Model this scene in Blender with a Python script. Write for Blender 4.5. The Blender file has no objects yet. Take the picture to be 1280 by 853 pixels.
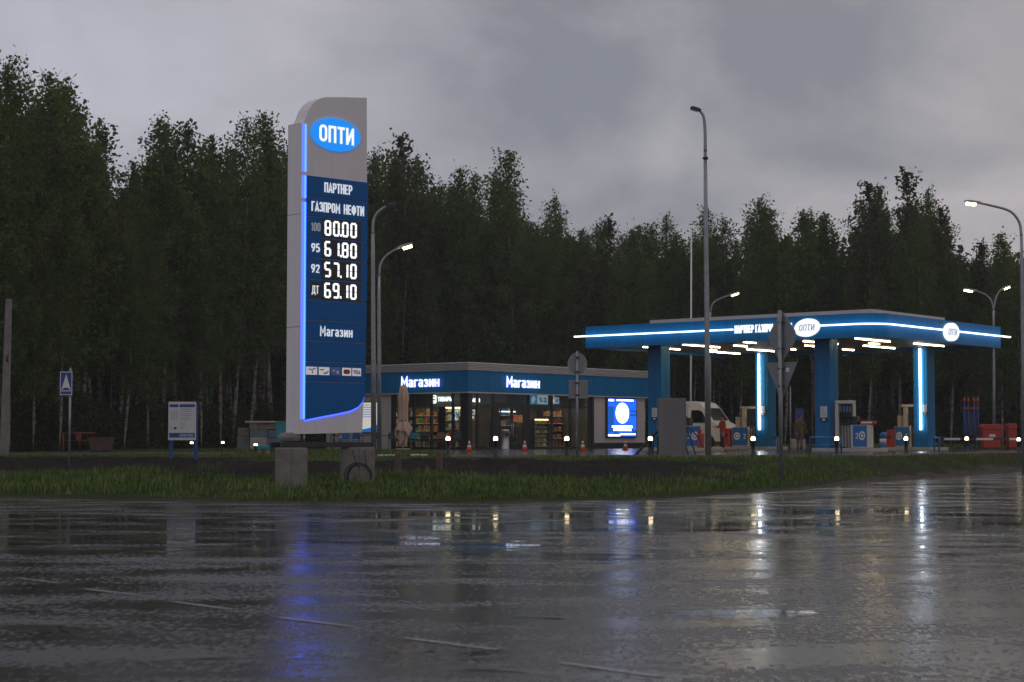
import bpy, bmesh, math, random
import numpy as np
from mathutils import Vector, Matrix

# ------------------------------------------------------------------ camera, sky, sun, exposure
scene = bpy.context.scene
COL = scene.collection
R = math.radians
rnd = random.Random(7)
CAM_H = 1.33
FPX = 2200.0                      # focal length in photograph pixels (1280 wide)
PITCH = math.atan((548 - 426.5) / FPX)

cam_d = bpy.data.cameras.new("camera")
cam_d.sensor_width = 36
cam_d.lens = 36 * FPX / 1280
cam_d.clip_start = 0.1
cam_d.clip_end = 3000
cam_d.dof.use_dof = True
cam_d.dof.focus_distance = 52
cam_d.dof.aperture_fstop = 4.0
cam = bpy.data.objects.new("camera", cam_d)
cam.location = (0, 0, CAM_H)
cam.rotation_euler = (R(90) + PITCH, 0, 0)
COL.objects.link(cam)
scene.camera = cam

world = bpy.data.worlds.new("World")
scene.world = world
world.use_nodes = True
SUN_EL, SUN_AZ = R(14), R(200)
def build_world():
    nt = world.node_tree
    nt.nodes.clear()
    L = nt.links.new
    out = nt.nodes.new("ShaderNodeOutputWorld")
    sky = nt.nodes.new("ShaderNodeTexSky")
    sky.sky_type = 'NISHITA'; sky.sun_disc = False
    sky.sun_elevation = SUN_EL; sky.sun_rotation = SUN_AZ
    bg1 = nt.nodes.new("ShaderNodeBackground"); bg1.inputs[1].default_value = 0.05
    L(sky.outputs[0], bg1.inputs[0])
    tc = nt.nodes.new("ShaderNodeTexCoord")
    mp = nt.nodes.new("ShaderNodeMapping")
    mp.inputs['Scale'].default_value = (1.0, 1.0, 1.7)
    mp.inputs['Location'].default_value = (0.35, 0.2, 0.1)
    L(tc.outputs['Generated'], mp.inputs[0])
    def noise(scale, detail, rough, dist=0.0):
        n = nt.nodes.new("ShaderNodeTexNoise")
        n.inputs['Scale'].default_value = scale; n.inputs['Detail'].default_value = detail
        n.inputs['Roughness'].default_value = rough; n.inputs['Distortion'].default_value = dist
        L(mp.outputs[0], n.inputs['Vector']); return n
    n1 = noise(4.2, 4, 0.5, 0.9)
    n2 = noise(13.0, 6, 0.6, 0.6)
    add = nt.nodes.new("ShaderNodeMath"); add.operation = 'MULTIPLY_ADD'
    L(n2.outputs[0], add.inputs[0]); add.inputs[1].default_value = 0.3
    L(n1.outputs[0], add.inputs[2])
    # clouds are a little warmer towards the right, cooler to the left
    sep = nt.nodes.new("ShaderNodeSeparateXYZ"); L(tc.outputs['Generated'], sep.inputs[0])
    mr = nt.nodes.new("ShaderNodeMapRange"); mr.inputs[1].default_value = -0.3; mr.inputs[2].default_value = 0.3
    L(sep.outputs[0], mr.inputs[0])
    rc = nt.nodes.new("ShaderNodeValToRGB")
    rc.color_ramp.elements[0].position = 0.30; rc.color_ramp.elements[0].color = (0.250, 0.260, 0.308, 1)
    rc.color_ramp.elements[1].position = 0.85; rc.color_ramp.elements[1].color = (0.515, 0.52, 0.60, 1)
    rw = nt.nodes.new("ShaderNodeValToRGB")
    rw.color_ramp.elements[0].position = 0.30; rw.color_ramp.elements[0].color = (0.262, 0.268, 0.300, 1)
    rw.color_ramp.elements[1].position = 0.80; rw.color_ramp.elements[1].color = (0.57, 0.515, 0.53, 1)
    L(add.outputs[0], rc.inputs[0]); L(add.outputs[0], rw.inputs[0])
    # one broad darker bank of cloud stands ahead and above, a little to the right
    def blob(px, py, r0, r1, amount, src):
        d = Vector(((px - 640) / FPX, math.cos(PITCH) - (426.5 - py) / FPX * math.sin(PITCH), math.sin(PITCH) + (426.5 - py) / FPX * math.cos(PITCH))).normalized()
        n3 = noise(7.0, 5, .6, .8)
        wv = nt.nodes.new("ShaderNodeVectorMath"); wv.operation = 'MULTIPLY_ADD'; wv.inputs[1].default_value = (.09, .0, .09)
        L(n3.outputs['Color'], wv.inputs[0]); L(tc.outputs['Generated'], wv.inputs[2])
        ds = nt.nodes.new("ShaderNodeVectorMath"); ds.operation = 'DISTANCE'; L(wv.outputs[0], ds.inputs[0]); ds.inputs[1].default_value = d + Vector((.045, 0, .045))
        rg = nt.nodes.new("ShaderNodeMapRange"); rg.interpolation_type = 'SMOOTHSTEP'; rg.inputs[1].default_value = r0; rg.inputs[2].default_value = r1; rg.inputs[3].default_value = amount; rg.inputs[4].default_value = 0.0
        L(ds.outputs['Value'], rg.inputs[0])
        s = nt.nodes.new("ShaderNodeMath"); s.operation = 'SUBTRACT'; L(src, s.inputs[0]); L(rg.outputs[0], s.inputs[1]); return s.outputs[0]
    cl = blob(880, 60, .02, .18, .29, add.outputs[0]); cl = blob(640, 10, .01, .15, .20, cl)
    L(cl, rc.inputs[0]); L(cl, rw.inputs[0])
    mx = nt.nodes.new("ShaderNodeMix"); mx.data_type = 'RGBA'
    L(mr.outputs[0], mx.inputs[0]); L(rc.outputs[0], mx.inputs[6]); L(rw.outputs[0], mx.inputs[7])
    bg2 = nt.nodes.new("ShaderNodeBackground"); bg2.inputs[1].default_value = 1.0
    L(mx.outputs[2], bg2.inputs[0])
    ms = nt.nodes.new("ShaderNodeMixShader"); ms.inputs[0].default_value = 0.93
    L(bg1.outputs[0], ms.inputs[1]); L(bg2.outputs[0], ms.inputs[2]); L(ms.outputs[0], out.inputs[0])
build_world()
sun_d = bpy.data.lights.new("sun", 'SUN')
sun_d.energy = 0.06; sun_d.angle = R(40); sun_d.color = (1, 0.95, 0.9)
sun = bpy.data.objects.new("sun", sun_d)
sun.rotation_euler = (R(90) - SUN_EL, 0, R(180) - SUN_AZ + R(180))
COL.objects.link(sun)
scene.view_settings.view_transform = 'Standard'
scene.view_settings.look = 'None'
scene.view_settings.exposure = 0.0
scene.view_settings.gamma = 1.0
scene.render.engine = 'CYCLES'
scene.cycles.use_denoising = True
scene.cycles.max_bounces = 6
scene.cycles.transparent_max_bounces = 12
scene.cycles.sample_clamp_indirect = 4.0
scene.cycles.caustics_reflective = False
scene.cycles.caustics_refractive = False

# ------------------------------------------------------------------ measuring helpers (photograph pixel + real distance -> point)
def ray(px, py):
    rx = (px - 640) / FPX; ry = (426.5 - py) / FPX
    return Vector((rx, math.cos(PITCH) - ry * math.sin(PITCH), math.sin(PITCH) + ry * math.cos(PITCH)))
def at(px, py, D):
    d = ray(px, py)
    return Vector((0, 0, CAM_H)) + d * (D / d.y)
def at_z(px, py, z):
    d = ray(px, py)
    return Vector((0, 0, CAM_H)) + d * ((z - CAM_H) / d.z)
def s_on(k, d, px, py=500):
    dd = ray(px, py); r = dd.x / dd.y
    return (r * k[1] - k[0]) / (d[0] - r * d[1])
def on_plane(px, py, o, ang):
    """hit of a pixel's ray with the vertical plane through o running at angle ang: (distance along, height above o)"""
    a = (math.cos(ang), math.sin(ang)); s = s_on(o, a, px, py)
    D = o[1] + s * a[1]; p = at(px, py, D)
    return s, p.z - o[2]

# ------------------------------------------------------------------ mesh builder
class MB:
    def __init__(self): self.v = []; self.f = []; self.m = []; self.sm = []
    def add(self, vs, fs, mi=0, smooth=False):
        b = len(self.v); self.v += [tuple(p) for p in vs]
        for f in fs: self.f.append([b + i for i in f]); self.m.append(mi); self.sm.append(smooth)
        return self
    def box(self, x0, x1, y0, y1, z0, z1, mi=0):
        x0, x1 = min(x0, x1), max(x0, x1)
        vs = [(x, y, z) for z in (z0, z1) for y in (y0, y1) for x in (x0, x1)]
        return self.add(vs, [(0, 2, 3, 1), (4, 5, 7, 6), (0, 1, 5, 4), (2, 6, 7, 3), (0, 4, 6, 2), (1, 3, 7, 5)], mi)
    def prism(self, poly, y0, y1, mi=0, axis='y', mside=None):
        """poly is a list of (a, b); extruded along axis: y -> (a, t, b), z -> (a, b, t), x -> (t, a, b)"""
        ar = sum(poly[i][0] * poly[(i + 1) % len(poly)][1] - poly[(i + 1) % len(poly)][0] * poly[i][1] for i in range(len(poly)))
        if ar < 0: poly = poly[::-1]
        def P(a, b, t): return (a, t, b) if axis == 'y' else ((a, b, t) if axis == 'z' else (t, a, b))
        n = len(poly); vs = [P(a, b, y0) for a, b in poly] + [P(a, b, y1) for a, b in poly]
        front = list(range(n)); back = list(range(2 * n - 1, n - 1, -1))
        if axis != 'y': front = front[::-1]; back = back[::-1]
        side = [(i, n + i, n + (i + 1) % n, (i + 1) % n) if axis == 'y' else (i, (i + 1) % n, n + (i + 1) % n, n + i) for i in range(n)]
        self.add(vs, [front, back], mi)
        b = len(self.v) - 2 * n
        for f in side: self.f.append([b + i for i in f]); self.m.append(mi if mside is None else mside); self.sm.append(False)
        return self
    def tube(self, pts, r, n=8, mi=0, cap=True, smooth=True):
        pts = [Vector(p) for p in pts]; rs = r if isinstance(r, (list, tuple)) else [r] * len(pts)
        up = None; rings = []
        for i, p in enumerate(pts):
            t = (pts[min(i + 1, len(pts) - 1)] - pts[max(i - 1, 0)]).normalized()
            if up is None:
                up = Vector((1, 0, 0)) if abs(t.x) < 0.8 else Vector((0, 1, 0))
            e1 = (up - t * up.dot(t)).normalized(); up = e1; e2 = t.cross(e1)
            rings.append([p + (e1 * math.cos(k * 2 * math.pi / n) + e2 * math.sin(k * 2 * math.pi / n)) * rs[i] for k in range(n)])
        vs = [q for rg in rings for q in rg]; fs = []
        for i in range(len(pts) - 1):
            for k in range(n):
                a = i * n + k; b = i * n + (k + 1) % n
                fs.append((a, b, b + n, a + n))
        self.add(vs, fs, mi, smooth)
        if cap:
            b0 = len(self.v) - len(vs)
            self.f.append([b0 + k for k in range(n)][::-1]); self.m.append(mi); self.sm.append(False)
            self.f.append([b0 + (len(pts) - 1) * n + k for k in range(n)]); self.m.append(mi); self.sm.append(False)
        return self
    def lathe(self, prof, c=(0, 0, 0), n=16, mi=0, smooth=True):
        """prof: list of (radius, z)"""
        vs = [(c[0] + r * math.cos(k * 2 * math.pi / n), c[1] + r * math.sin(k * 2 * math.pi / n), c[2] + z) for r, z in prof for k in range(n)]
        fs = [(i * n + k, i * n + (k + 1) % n, (i + 1) * n + (k + 1) % n, (i + 1) * n + k) for i in range(len(prof) - 1) for k in range(n)]
        self.add(vs, fs, mi, smooth)
        b0 = len(self.v) - len(vs)
        if prof[0][0] > 1e-4: self.f.append([b0 + k for k in range(n)][::-1]); self.m.append(mi); self.sm.append(False)
        if prof[-1][0] > 1e-4: self.f.append([b0 + (len(prof) - 1) * n + k for k in range(n)]); self.m.append(mi); self.sm.append(False)
        return self
    def ribbon(self, pts, w, y0, y1, closed=False, mi=0):
        """flat stroke of width w along (x, z) points, extruded from y0 to y1, mitred corners"""
        P = [Vector(p) for p in pts]; n = len(P); Lr = []; Rr = []
        for i in range(n):
            a = P[i - 1] if (i > 0 or closed) else None; b = P[(i + 1) % n] if (i < n - 1 or closed) else None
            d1 = (P[i] - a).normalized() if a is not None else None; d2 = (b - P[i]).normalized() if b is not None else None
            d1 = d1 or d2; d2 = d2 or d1
            n1 = Vector((-d1.y, d1.x)); n2 = Vector((-d2.y, d2.x)); m = n1 + n2
            m = m.normalized() if m.length > 1e-6 else n1
            k = 1.0 / max(0.72, m.dot(n1))
            Lr.append(P[i] + m * w / 2 * k); Rr.append(P[i] - m * w / 2 * k)
        vs = [(p.x, y, p.y) for y in (y0, y1) for p in Lr + Rr]; fs = []
        N = 2 * n; rng = range(n if closed else n - 1)
        for i in rng:
            j = (i + 1) % n
            fs += [(i, n + i, n + j, j), (N + i, N + j, N + n + j, N + n + i), (i, j, N + j, N + i), (n + i, N + n + i, N + n + j, n + j)]
        if not closed: fs += [(0, N, N + n, n), (n - 1, n + n - 1, N + n + n - 1, N + n - 1)]
        return self.add(vs, fs, mi)
    def build(self, name, mats, parent=None, bevel=0.0, loc=None, rz=None, seg=2):
        me = bpy.data.meshes.new(name)
        me.from_pydata(self.v, [], self.f)
        mats = mats if isinstance(mats, (list, tuple)) else [mats]
        for m in mats: me.materials.append(m)
        me.polygons.foreach_set("material_index", self.m)
        me.polygons.foreach_set("use_smooth", self.sm)
        bm = bmesh.new(); bm.from_mesh(me)
        if bevel > 0:
            ed = [e for e in bm.edges if len(e.link_faces) == 2 and e.calc_face_angle(0) > R(40)]
            bmesh.ops.bevel(bm, geom=ed, offset=bevel, segments=seg, affect='EDGES', profile=0.6, clamp_overlap=True)
        bmesh.ops.recalc_face_normals(bm, faces=bm.faces)
        bm.to_mesh(me); bm.free(); me.update()
        o = bpy.data.objects.new(name, me); COL.objects.link(o)
        if parent is not None: o.parent = parent
        if loc is not None: o.location = loc
        if rz is not None: o.rotation_euler.z = rz
        return o

def np_mesh(name, verts, faces, mats, attr=None, parent=None, smooth=False, midx=None):
    """fast mesh from numpy arrays; faces is an (n, k) array"""
    me = bpy.data.meshes.new(name)
    verts = np.asarray(verts, np.float32); faces = np.asarray(faces, np.int32)
    k = faces.shape[1]
    me.vertices.add(len(verts)); me.vertices.foreach_set("co", verts.ravel())
    me.loops.add(faces.size); me.loops.foreach_set("vertex_index", faces.ravel())
    me.polygons.add(len(faces)); me.polygons.foreach_set("loop_start", np.arange(0, faces.size, k, dtype=np.int32))
    if midx is not None: me.polygons.foreach_set("material_index", np.asarray(midx, np.int32))
    me.polygons.foreach_set("use_smooth", np.full(len(faces), smooth))
    for m in (mats if isinstance(mats, (list, tuple)) else [mats]): me.materials.append(m)
    if attr:
        for an, av in attr.items():
            a = me.attributes.new(an, 'FLOAT', 'POINT'); a.data.foreach_set("value", np.asarray(av, np.float32))
    me.update(calc_edges=True); me.validate()
    o = bpy.data.objects.new(name, me); COL.objects.link(o)
    if parent is not None: o.parent = parent
    return o

def tag(o, label=None, cat=None, group=None, kind=None):
    if label: o["label"] = label
    if cat: o["category"] = cat
    if group: o["group"] = group
    if kind: o["kind"] = kind
    return o
def empty(name, loc, rz=0.0, label=None, cat=None, group=None):
    o = bpy.data.objects.new(name, None); o.empty_display_size = 0.3
    COL.objects.link(o); o.location = loc; o.rotation_euler.z = rz
    return tag(o, label, cat, group)
KIDS = {}
def dup(root, loc, rz=None, label=None, group=None, scale=None):
    r = root.copy(); COL.objects.link(r); r.location = loc
    if rz is not None: r.rotation_euler.z = rz
    if scale is not None: r.scale = scale
    if label: r["label"] = label
    if group: r["group"] = group
    for ch in root.children:
        c = ch.copy(); COL.objects.link(c); c.parent = r
        for g in ch.children:
            d = g.copy(); COL.objects.link(d); d.parent = c
    return r

# ------------------------------------------------------------------ materials
M = {}
def mat(name, col, rough=0.5, metal=0.0, var=0.12, scale=6.0, bump=0.0, spec=0.5, emit=None, es=0.0, rvar=0.15, coat=0.0, streak=False):
    """painted / plastic / metal surface with mottled colour and roughness"""
    m = bpy.data.materials.new(name); m.use_nodes = True; nt = m.node_tree; L = nt.links.new
    b = nt.nodes["Principled BSDF"]
    b.inputs['Metallic'].default_value = metal; b.inputs['Specular IOR Level'].default_value = spec
    b.inputs['Coat Weight'].default_value = coat
    tc = nt.nodes.new("ShaderNodeTexCoord")
    n = nt.nodes.new("ShaderNodeTexNoise"); n.inputs['Scale'].default_value = scale; n.inputs['Detail'].default_value = 6; n.inputs['Roughness'].default_value = 0.65
    if streak:                                          # rain has run down it
        mp = nt.nodes.new("ShaderNodeMapping"); mp.inputs['Scale'].default_value = (3.0, 3.0, .22); L(tc.outputs['Object'], mp.inputs[0]); L(mp.outputs[0], n.inputs['Vector'])
    else: L(tc.outputs['Object'], n.inputs['Vector'])
    r = nt.nodes.new("ShaderNodeValToRGB"); e = r.color_ramp.elements
    e[0].position = 0.3; e[1].position = 0.72
    e[0].color = tuple(c * (1 - var) for c in col) + (1,); e[1].color = tuple(min(1, c * (1 + var)) for c in col) + (1,)
    L(n.outputs[0], r.inputs[0]); L(r.outputs[0], b.inputs['Base Color'])
    mr = nt.nodes.new("ShaderNodeMapRange"); mr.inputs[3].default_value = max(0.02, rough - rvar); mr.inputs[4].default_value = min(1, rough + rvar)
    L(n.outputs[0], mr.inputs[0]); L(mr.outputs[0], b.inputs['Roughness'])
    if bump:
        n2 = nt.nodes.new("ShaderNodeTexNoise"); n2.inputs['Scale'].default_value = scale * 8; n2.inputs['Detail'].default_value = 4
        L(tc.outputs['Object'], n2.inputs['Vector'])
        bp = nt.nodes.new("ShaderNodeBump"); bp.inputs['Strength'].default_value = bump; bp.inputs['Distance'].default_value = 0.02
        L(n2.outputs[0], bp.inputs['Height']); L(bp.outputs[0], b.inputs['Normal'])
    if emit:
        b.inputs['Emission Color'].default_value = tuple(emit) + (1,); b.inputs['Emission Strength'].default_value = es
    M[name] = m; return m
def glow(name, col, strength):
    m = bpy.data.materials.new(name); m.use_nodes = True; nt = m.node_tree
    b = nt.nodes["Principled BSDF"]; b.inputs['Base Color'].default_value = tuple(c * .25 for c in col) + (1,)
    b.inputs['Emission Color'].default_value = tuple(col) + (1,); b.inputs['Emission Strength'].default_value = strength
    M[name] = m; return m
def glass(name, tint=(1, 1, 1), refl=1.0):
    m = bpy.data.materials.new(name); m.use_nodes = True; nt = m.node_tree; nt.nodes.clear(); L = nt.links.new
    out = nt.nodes.new("ShaderNodeOutputMaterial"); tr = nt.nodes.new("ShaderNodeBsdfTransparent"); tr.inputs[0].default_value = tuple(tint) + (1,)
    gl = nt.nodes.new("ShaderNodeBsdfGlossy"); gl.inputs['Roughness'].default_value = 0.03
    fr = nt.nodes.new("ShaderNodeFresnel"); fr.inputs[0].default_value = 1.5
    mu = nt.nodes.new("ShaderNodeMath"); mu.operation = 'MULTIPLY'; mu.inputs[1].default_value = refl; L(fr.outputs[0], mu.inputs[0])
    ge = nt.nodes.new("ShaderNodeNewGeometry"); iv = nt.nodes.new("ShaderNodeMath"); iv.operation = 'SUBTRACT'; iv.inputs[0].default_value = 1.0; L(ge.outputs['Backfacing'], iv.inputs[1])
    m3 = nt.nodes.new("ShaderNodeMath"); m3.operation = 'MULTIPLY'; L(mu.outputs[0], m3.inputs[0]); L(iv.outputs[0], m3.inputs[1]); mu = m3
    mx = nt.nodes.new("ShaderNodeMixShader"); L(mu.outputs[0], mx.inputs[0]); L(tr.outputs[0], mx.inputs[1]); L(gl.outputs[0], mx.inputs[2]); L(mx.outputs[0], out.inputs[0])
    M[name] = m; return m

mat("grey_cladding", (0.75, 0.715, 0.72), 0.4, var=0.06, scale=1.8, streak=True)
mat("wall_cladding", (0.56, 0.51, 0.485), 0.45, var=0.12, scale=1.5, streak=True)
mat("parapet_metal", (0.52, 0.50, 0.49), 0.4, metal=0.2, var=0.08, scale=2)
mat("blue_panel", (0.002, 0.115, 0.37), 0.5, var=0.06, scale=1.5, spec=.2)
mat("blue_fascia", (0.003, 0.155, 0.37), 0.4, var=0.16, scale=1.2, spec=.15, streak=True)
mat("blue_column", (0.003, 0.150, 0.34), 0.45, var=0.2, scale=1.5, spec=.2, streak=True)
mat("blue_paint", (0.008, 0.13, 0.38), 0.35, var=0.1)
mat("concrete", (0.20, 0.18, 0.165), 0.8, var=0.3, scale=3, bump=0.4)
mat("pale_concrete", (0.42, 0.39, 0.36), 0.7, var=0.2, scale=4, bump=0.3)
mat("galvanised", (0.30, 0.31, 0.32), 0.45, metal=0.55, var=0.2, scale=5)
mat("sign_back", (0.22, 0.23, 0.235), 0.5, metal=0.4, var=0.15, scale=4)
mat("dark_metal", (0.03, 0.032, 0.036), 0.4, metal=0.3, var=0.2)
mat("black_plastic", (0.012, 0.012, 0.013), 0.4, var=0.2)
mat("rubber", (0.015, 0.015, 0.016), 0.55, var=0.2)
mat("white_paint", (0.78, 0.77, 0.74), 0.4, var=0.05)
mat("kerb_white", (0.72, 0.70, 0.66), 0.6, var=0.12, bump=0.2)
mat("off_white", (0.55, 0.52, 0.46), 0.4, var=0.07)
mat("red_plastic", (0.40, 0.022, 0.012), 0.4, var=0.12)
mat("orange_plastic", (0.50, 0.055, 0.014), 0.45, var=0.12)
mat("steel", (0.45, 0.43, 0.40), 0.35, metal=0.8, var=0.12)
mat("kiosk_grey", (0.155, 0.148, 0.16), 0.5, var=0.14, scale=2, streak=True)
mat("canopy_ceiling", (0.03, 0.03, 0.032), 0.6, var=0.1, scale=1)
mat("teal_plastic", (0.02, 0.25, 0.30), 0.5)
mat("umbrella_cloth", (0.54, 0.38, 0.29), 0.85, var=0.15, scale=5, bump=0.3)
mat("wood", (0.10, 0.06, 0.04), 0.8, var=0.35, scale=5, bump=0.4)
mat("post_wood", (0.12, 0.085, 0.065), 0.8, var=0.3, scale=6, bump=0.3)
mat("sign_white", (0.72, 0.72, 0.74), 0.5, var=0.04)
mat("card_white", (0.72, 0.72, 0.74), 0.5, var=0.04, emit=(.8, .8, .86), es=.30)
mat("paper", (0.62, 0.62, 0.62), 0.7, var=0.05)
mat("sign_blue", (0.01, 0.06, 0.26), 0.5, var=0.05)
mat("ink", (0.05, 0.06, 0.09), 0.7, var=0.1)
mat("ink_light", (0.33, 0.34, 0.37), 0.7, var=0.1)
mat("orange_paint", (0.17, 0.036, 0.010), 0.6, var=0.2)
mat("mirror_black", (0.01, 0.012, 0.014), 0.08, var=0.1, rvar=0.03)
glass("shop_glass", (0.82, 0.88, 0.86), 1.0)
glass("car_glass", (0.35, 0.38, 0.40), 1.2)
glow("lit_white", (1.0, 0.98, 0.95), 1.9)
glow("screen_white", (0.93, 0.97, 1.0), 3.0)
glow("lit_letter", (0.88, 0.94, 1.0), 1.25)
glow("halo_blue", (0.02, 0.10, 1.0), 0.9)
glow("digit_white", (0.97, 0.98, 1.0), 1.25)
glow("tube_light", (1.0, 0.78, 0.48), 26.0)
glow("strip_light", (0.60, 0.77, 1.0), 3.6)
glow("column_light", (0.95, 0.97, 1.0), 10.0)
glow("blue_led", (0.03, 0.06, 1.0), 4.6)
glow("blue_led_core", (0.07, 0.22, 1.0), 2.6)
glow("logo_blue", (0.004, 0.25, 0.86), 1.0)
glow("logo_white", (0.95, 0.97, 1.0), 1.0)
glow("screen_blue", (0.008, 0.085, 0.85), 2.0)
glow("screen_dark", (0.005, 0.10, 0.40), 1.0)
glow("bollard_light", (1.0, 0.80, 0.45), 8.0)
glow("street_light", (1.0, 0.70, 0.28), 22.0)
glow("poster_light", (0.95, 0.90, 0.82), 0.55)
glow("poster_blue", (0.01, 0.22, 0.75), 0.5)
glow("panel_text", (0.80, 0.84, 0.90), 0.75)
glow("panel_text_dim", (0.45, 0.48, 0.55), 0.35)
# ------------------------------------------------------------------ lettering (narrow sans drawn as mitred strokes)
def rr(x0, x1, y0, y1, r, n=4):
    out = []
    for cx, cy, a0 in ((x1 - r, y1 - r, 0), (x0 + r, y1 - r, 90), (x0 + r, y0 + r, 180), (x1 - r, y0 + r, 270)):
        for k in range(n + 1):
            a = R(a0 + 90 * k / n); out.append((cx + r * math.cos(a), cy + r * math.sin(a)))
    return out
def GL():
    g = {}
    O = rr(.08, .50, .08, .92, .19)
    g['О'] = (.58, [(O, True)]); g['0'] = g['О']
    g['П'] = (.58, [([(.08, 0), (.08, .92), (.50, .92), (.50, 0)], False)])
    g['Т'] = (.54, [([(0, .92), (.54, .92)], False), ([(.27, 0), (.27, .86)], False)])
    g['И'] = (.60, [([(.08, 1), (.08, 0)], False), ([(.52, 1), (.52, 0)], False), ([(.10, .10), (.50, .90)], False)])
    g['Н'] = (.58, [([(.08, 1), (.08, 0)], False), ([(.50, 1), (.50, 0)], False), ([(.08, .5), (.50, .5)], False)])
    g['Р'] = (.56, [([(.08, 0), (.08, .92), (.32, .92), (.45, .86), (.49, .74), (.49, .62), (.45, .50), (.32, .44), (.10, .44)], False)])
    g['Е'] = (.52, [([(.50, .92), (.08, .92), (.08, .08), (.50, .08)], False), ([(.10, .5), (.44, .5)], False)])
    g['Г'] = (.48, [([(.08, 0), (.08, .92), (.47, .92)], False)])
    g['А'] = (.60, [([(.05, 0), (.30, .96), (.55, 0)], False), ([(.15, .26), (.45, .26)], False)])
    g['З'] = (.54, [([(.06, .74), (.10, .86), (.22, .92), (.34, .91), (.45, .82), (.45, .66), (.36, .54), (.20, .52)], False),
                    ([(.30, .51), (.42, .46), (.48, .36), (.48, .22), (.40, .11), (.26, .08), (.12, .11), (.06, .24)], False)])
    g['М'] = (.72, [([(.08, 0), (.08, .94), (.36, .34), (.64, .94), (.64, 0)], False)])
    g['Ф'] = (.70, [(rr(.08, .62, .22, .82, .18), True), ([(.35, 0), (.35, 1)], False)])
    g['Д'] = (.64, [([(.03, -.16), (.03, .07), (.61, .07), (.61, -.16)], False), ([(.13, .09), (.19, .92), (.50, .92), (.50, .09)], False)])
    g['В'] = (.56, [([(.08, .5), (.08, .92), (.32, .92), (.44, .84), (.44, .62), (.34, .5), (.10, .5)], False), ([(.08, .5), (.08, .08), (.34, .08), (.48, .18), (.48, .38), (.36, .48)], False)])
    g['Ы'] = (.74, [([(.08, 1), (.08, .08), (.32, .08), (.44, .18), (.44, .42), (.32, .52), (.10, .52)], False), ([(.66, 1), (.66, 0)], False)])
    g['Ч'] = (.56, [([(.08, 1), (.08, .60), (.18, .46), (.46, .46)], False), ([(.48, 1), (.48, 0)], False)])
    g['С'] = (.54, [([(.49, .70), (.46, .84), (.36, .92), (.22, .92), (.12, .85), (.08, .72), (.08, .28), (.12, .15), (.22, .08), (.36, .08), (.46, .16), (.49, .30)], False)])
    g['а'] = (.48, [([(.06, .56), (.16, .64), (.30, .63), (.39, .54), (.39, 0)], False), ([(.37, .38), (.18, .38), (.08, .30), (.08, .15), (.17, .07), (.30, .09), (.37, .18)], False)])
    g['г'] = (.40, [([(.08, 0), (.08, .62), (.38, .62)], False)])
    g['з'] = (.44, [([(.05, .54), (.12, .63), (.27, .63), (.35, .56), (.35, .45), (.27, .38), (.16, .37)], False),
                    ([(.24, .36), (.36, .31), (.38, .20), (.34, .10), (.24, .07), (.12, .08), (.05, .17)], False)])
    g['и'] = (.50, [([(.08, .70), (.08, 0)], False), ([(.42, .70), (.42, 0)], False), ([(.10, .10), (.40, .60)], False)])
    g['н'] = (.50, [([(.08, .70), (.08, 0)], False), ([(.42, .70), (.42, 0)], False), ([(.08, .36), (.42, .36)], False)])
    g['1'] = (.40, [([(.06, .72), (.27, .90), (.27, 0)], False)])
    g['2'] = (.56, [([(.07, .74), (.12, .87), (.26, .92), (.40, .88), (.47, .76), (.44, .60), (.08, .10), (.50, .10)], False)])
    g['4'] = (.58, [([(.40, 0), (.40, .92), (.06, .26), (.54, .26)], False)])
    g['5'] = (.56, [([(.46, .92), (.12, .92), (.09, .52), (.26, .58), (.42, .52), (.49, .36), (.46, .18), (.34, .08), (.18, .08), (.07, .20)], False)])
    g['6'] = (.56, [(rr(.08, .49, .08, .52, .18), True), ([(.40, .93), (.22, .74), (.10, .42)], False)])
    g['8'] = (.56, [(rr(.08, .49, .08, .51, .17), True), (rr(.11, .46, .52, .92, .16), True)])
    g['9'] = (.56, [(rr(.08, .49, .46, .92, .18), True), ([(.47, .60), (.36, .28), (.17, .06)], False)])
    g['V'] = (.56, [([(.04, 1), (.28, .06), (.52, 1)], False)])
    g['I'] = (.20, [([(.10, 0), (.10, 1)], False)])
    g['S'] = (.52, [([(.46, .78), (.38, .90), (.22, .92), (.10, .82), (.12, .64), (.40, .42), (.46, .26), (.38, .10), (.20, .08), (.07, .22)], False)])
    g['A'] = g['А']
    g['-'] = (.36, [([(.04, .45), (.32, .45)], False)])
    return g
GLY = GL()
def text_width(s, h, sx=1.0, gap=.13):
    w = sum((GLY[c][0] if c != ' ' else .30) + gap for c in s) - gap
    return w * h * sx
def put_text(mb, s, x, z, h, y0, y1, wt=.15, sx=1.0, gap=.13, mi=0, shear=0.0):
    """text starting at x, baseline z, cap height h, from depth y0 (front) to y1; strokes step by 0.4 mm so none share a plane"""
    k = 0
    for c in s:
        if c == ' ': x += (.30 + gap) * h * sx; continue
        w, strokes = GLY[c]
        for pts, closed in strokes:
            mb.ribbon([(x + (p[0] + p[1] * shear) * h * sx, z + p[1] * h) for p in pts], wt * h, y0 - 0.0004 * (k % 5), y1, closed, mi); k += 1
        x += (w + gap) * h * sx
    return x
SEG = {'0': 'abcdef', '1': 'bc', '2': 'abged', '3': 'abgcd', '4': 'fgbc', '5': 'afgcd', '6': 'afgedc', '7': 'abc', '8': 'abcdefg', '9': 'abcdfg'}
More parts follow.
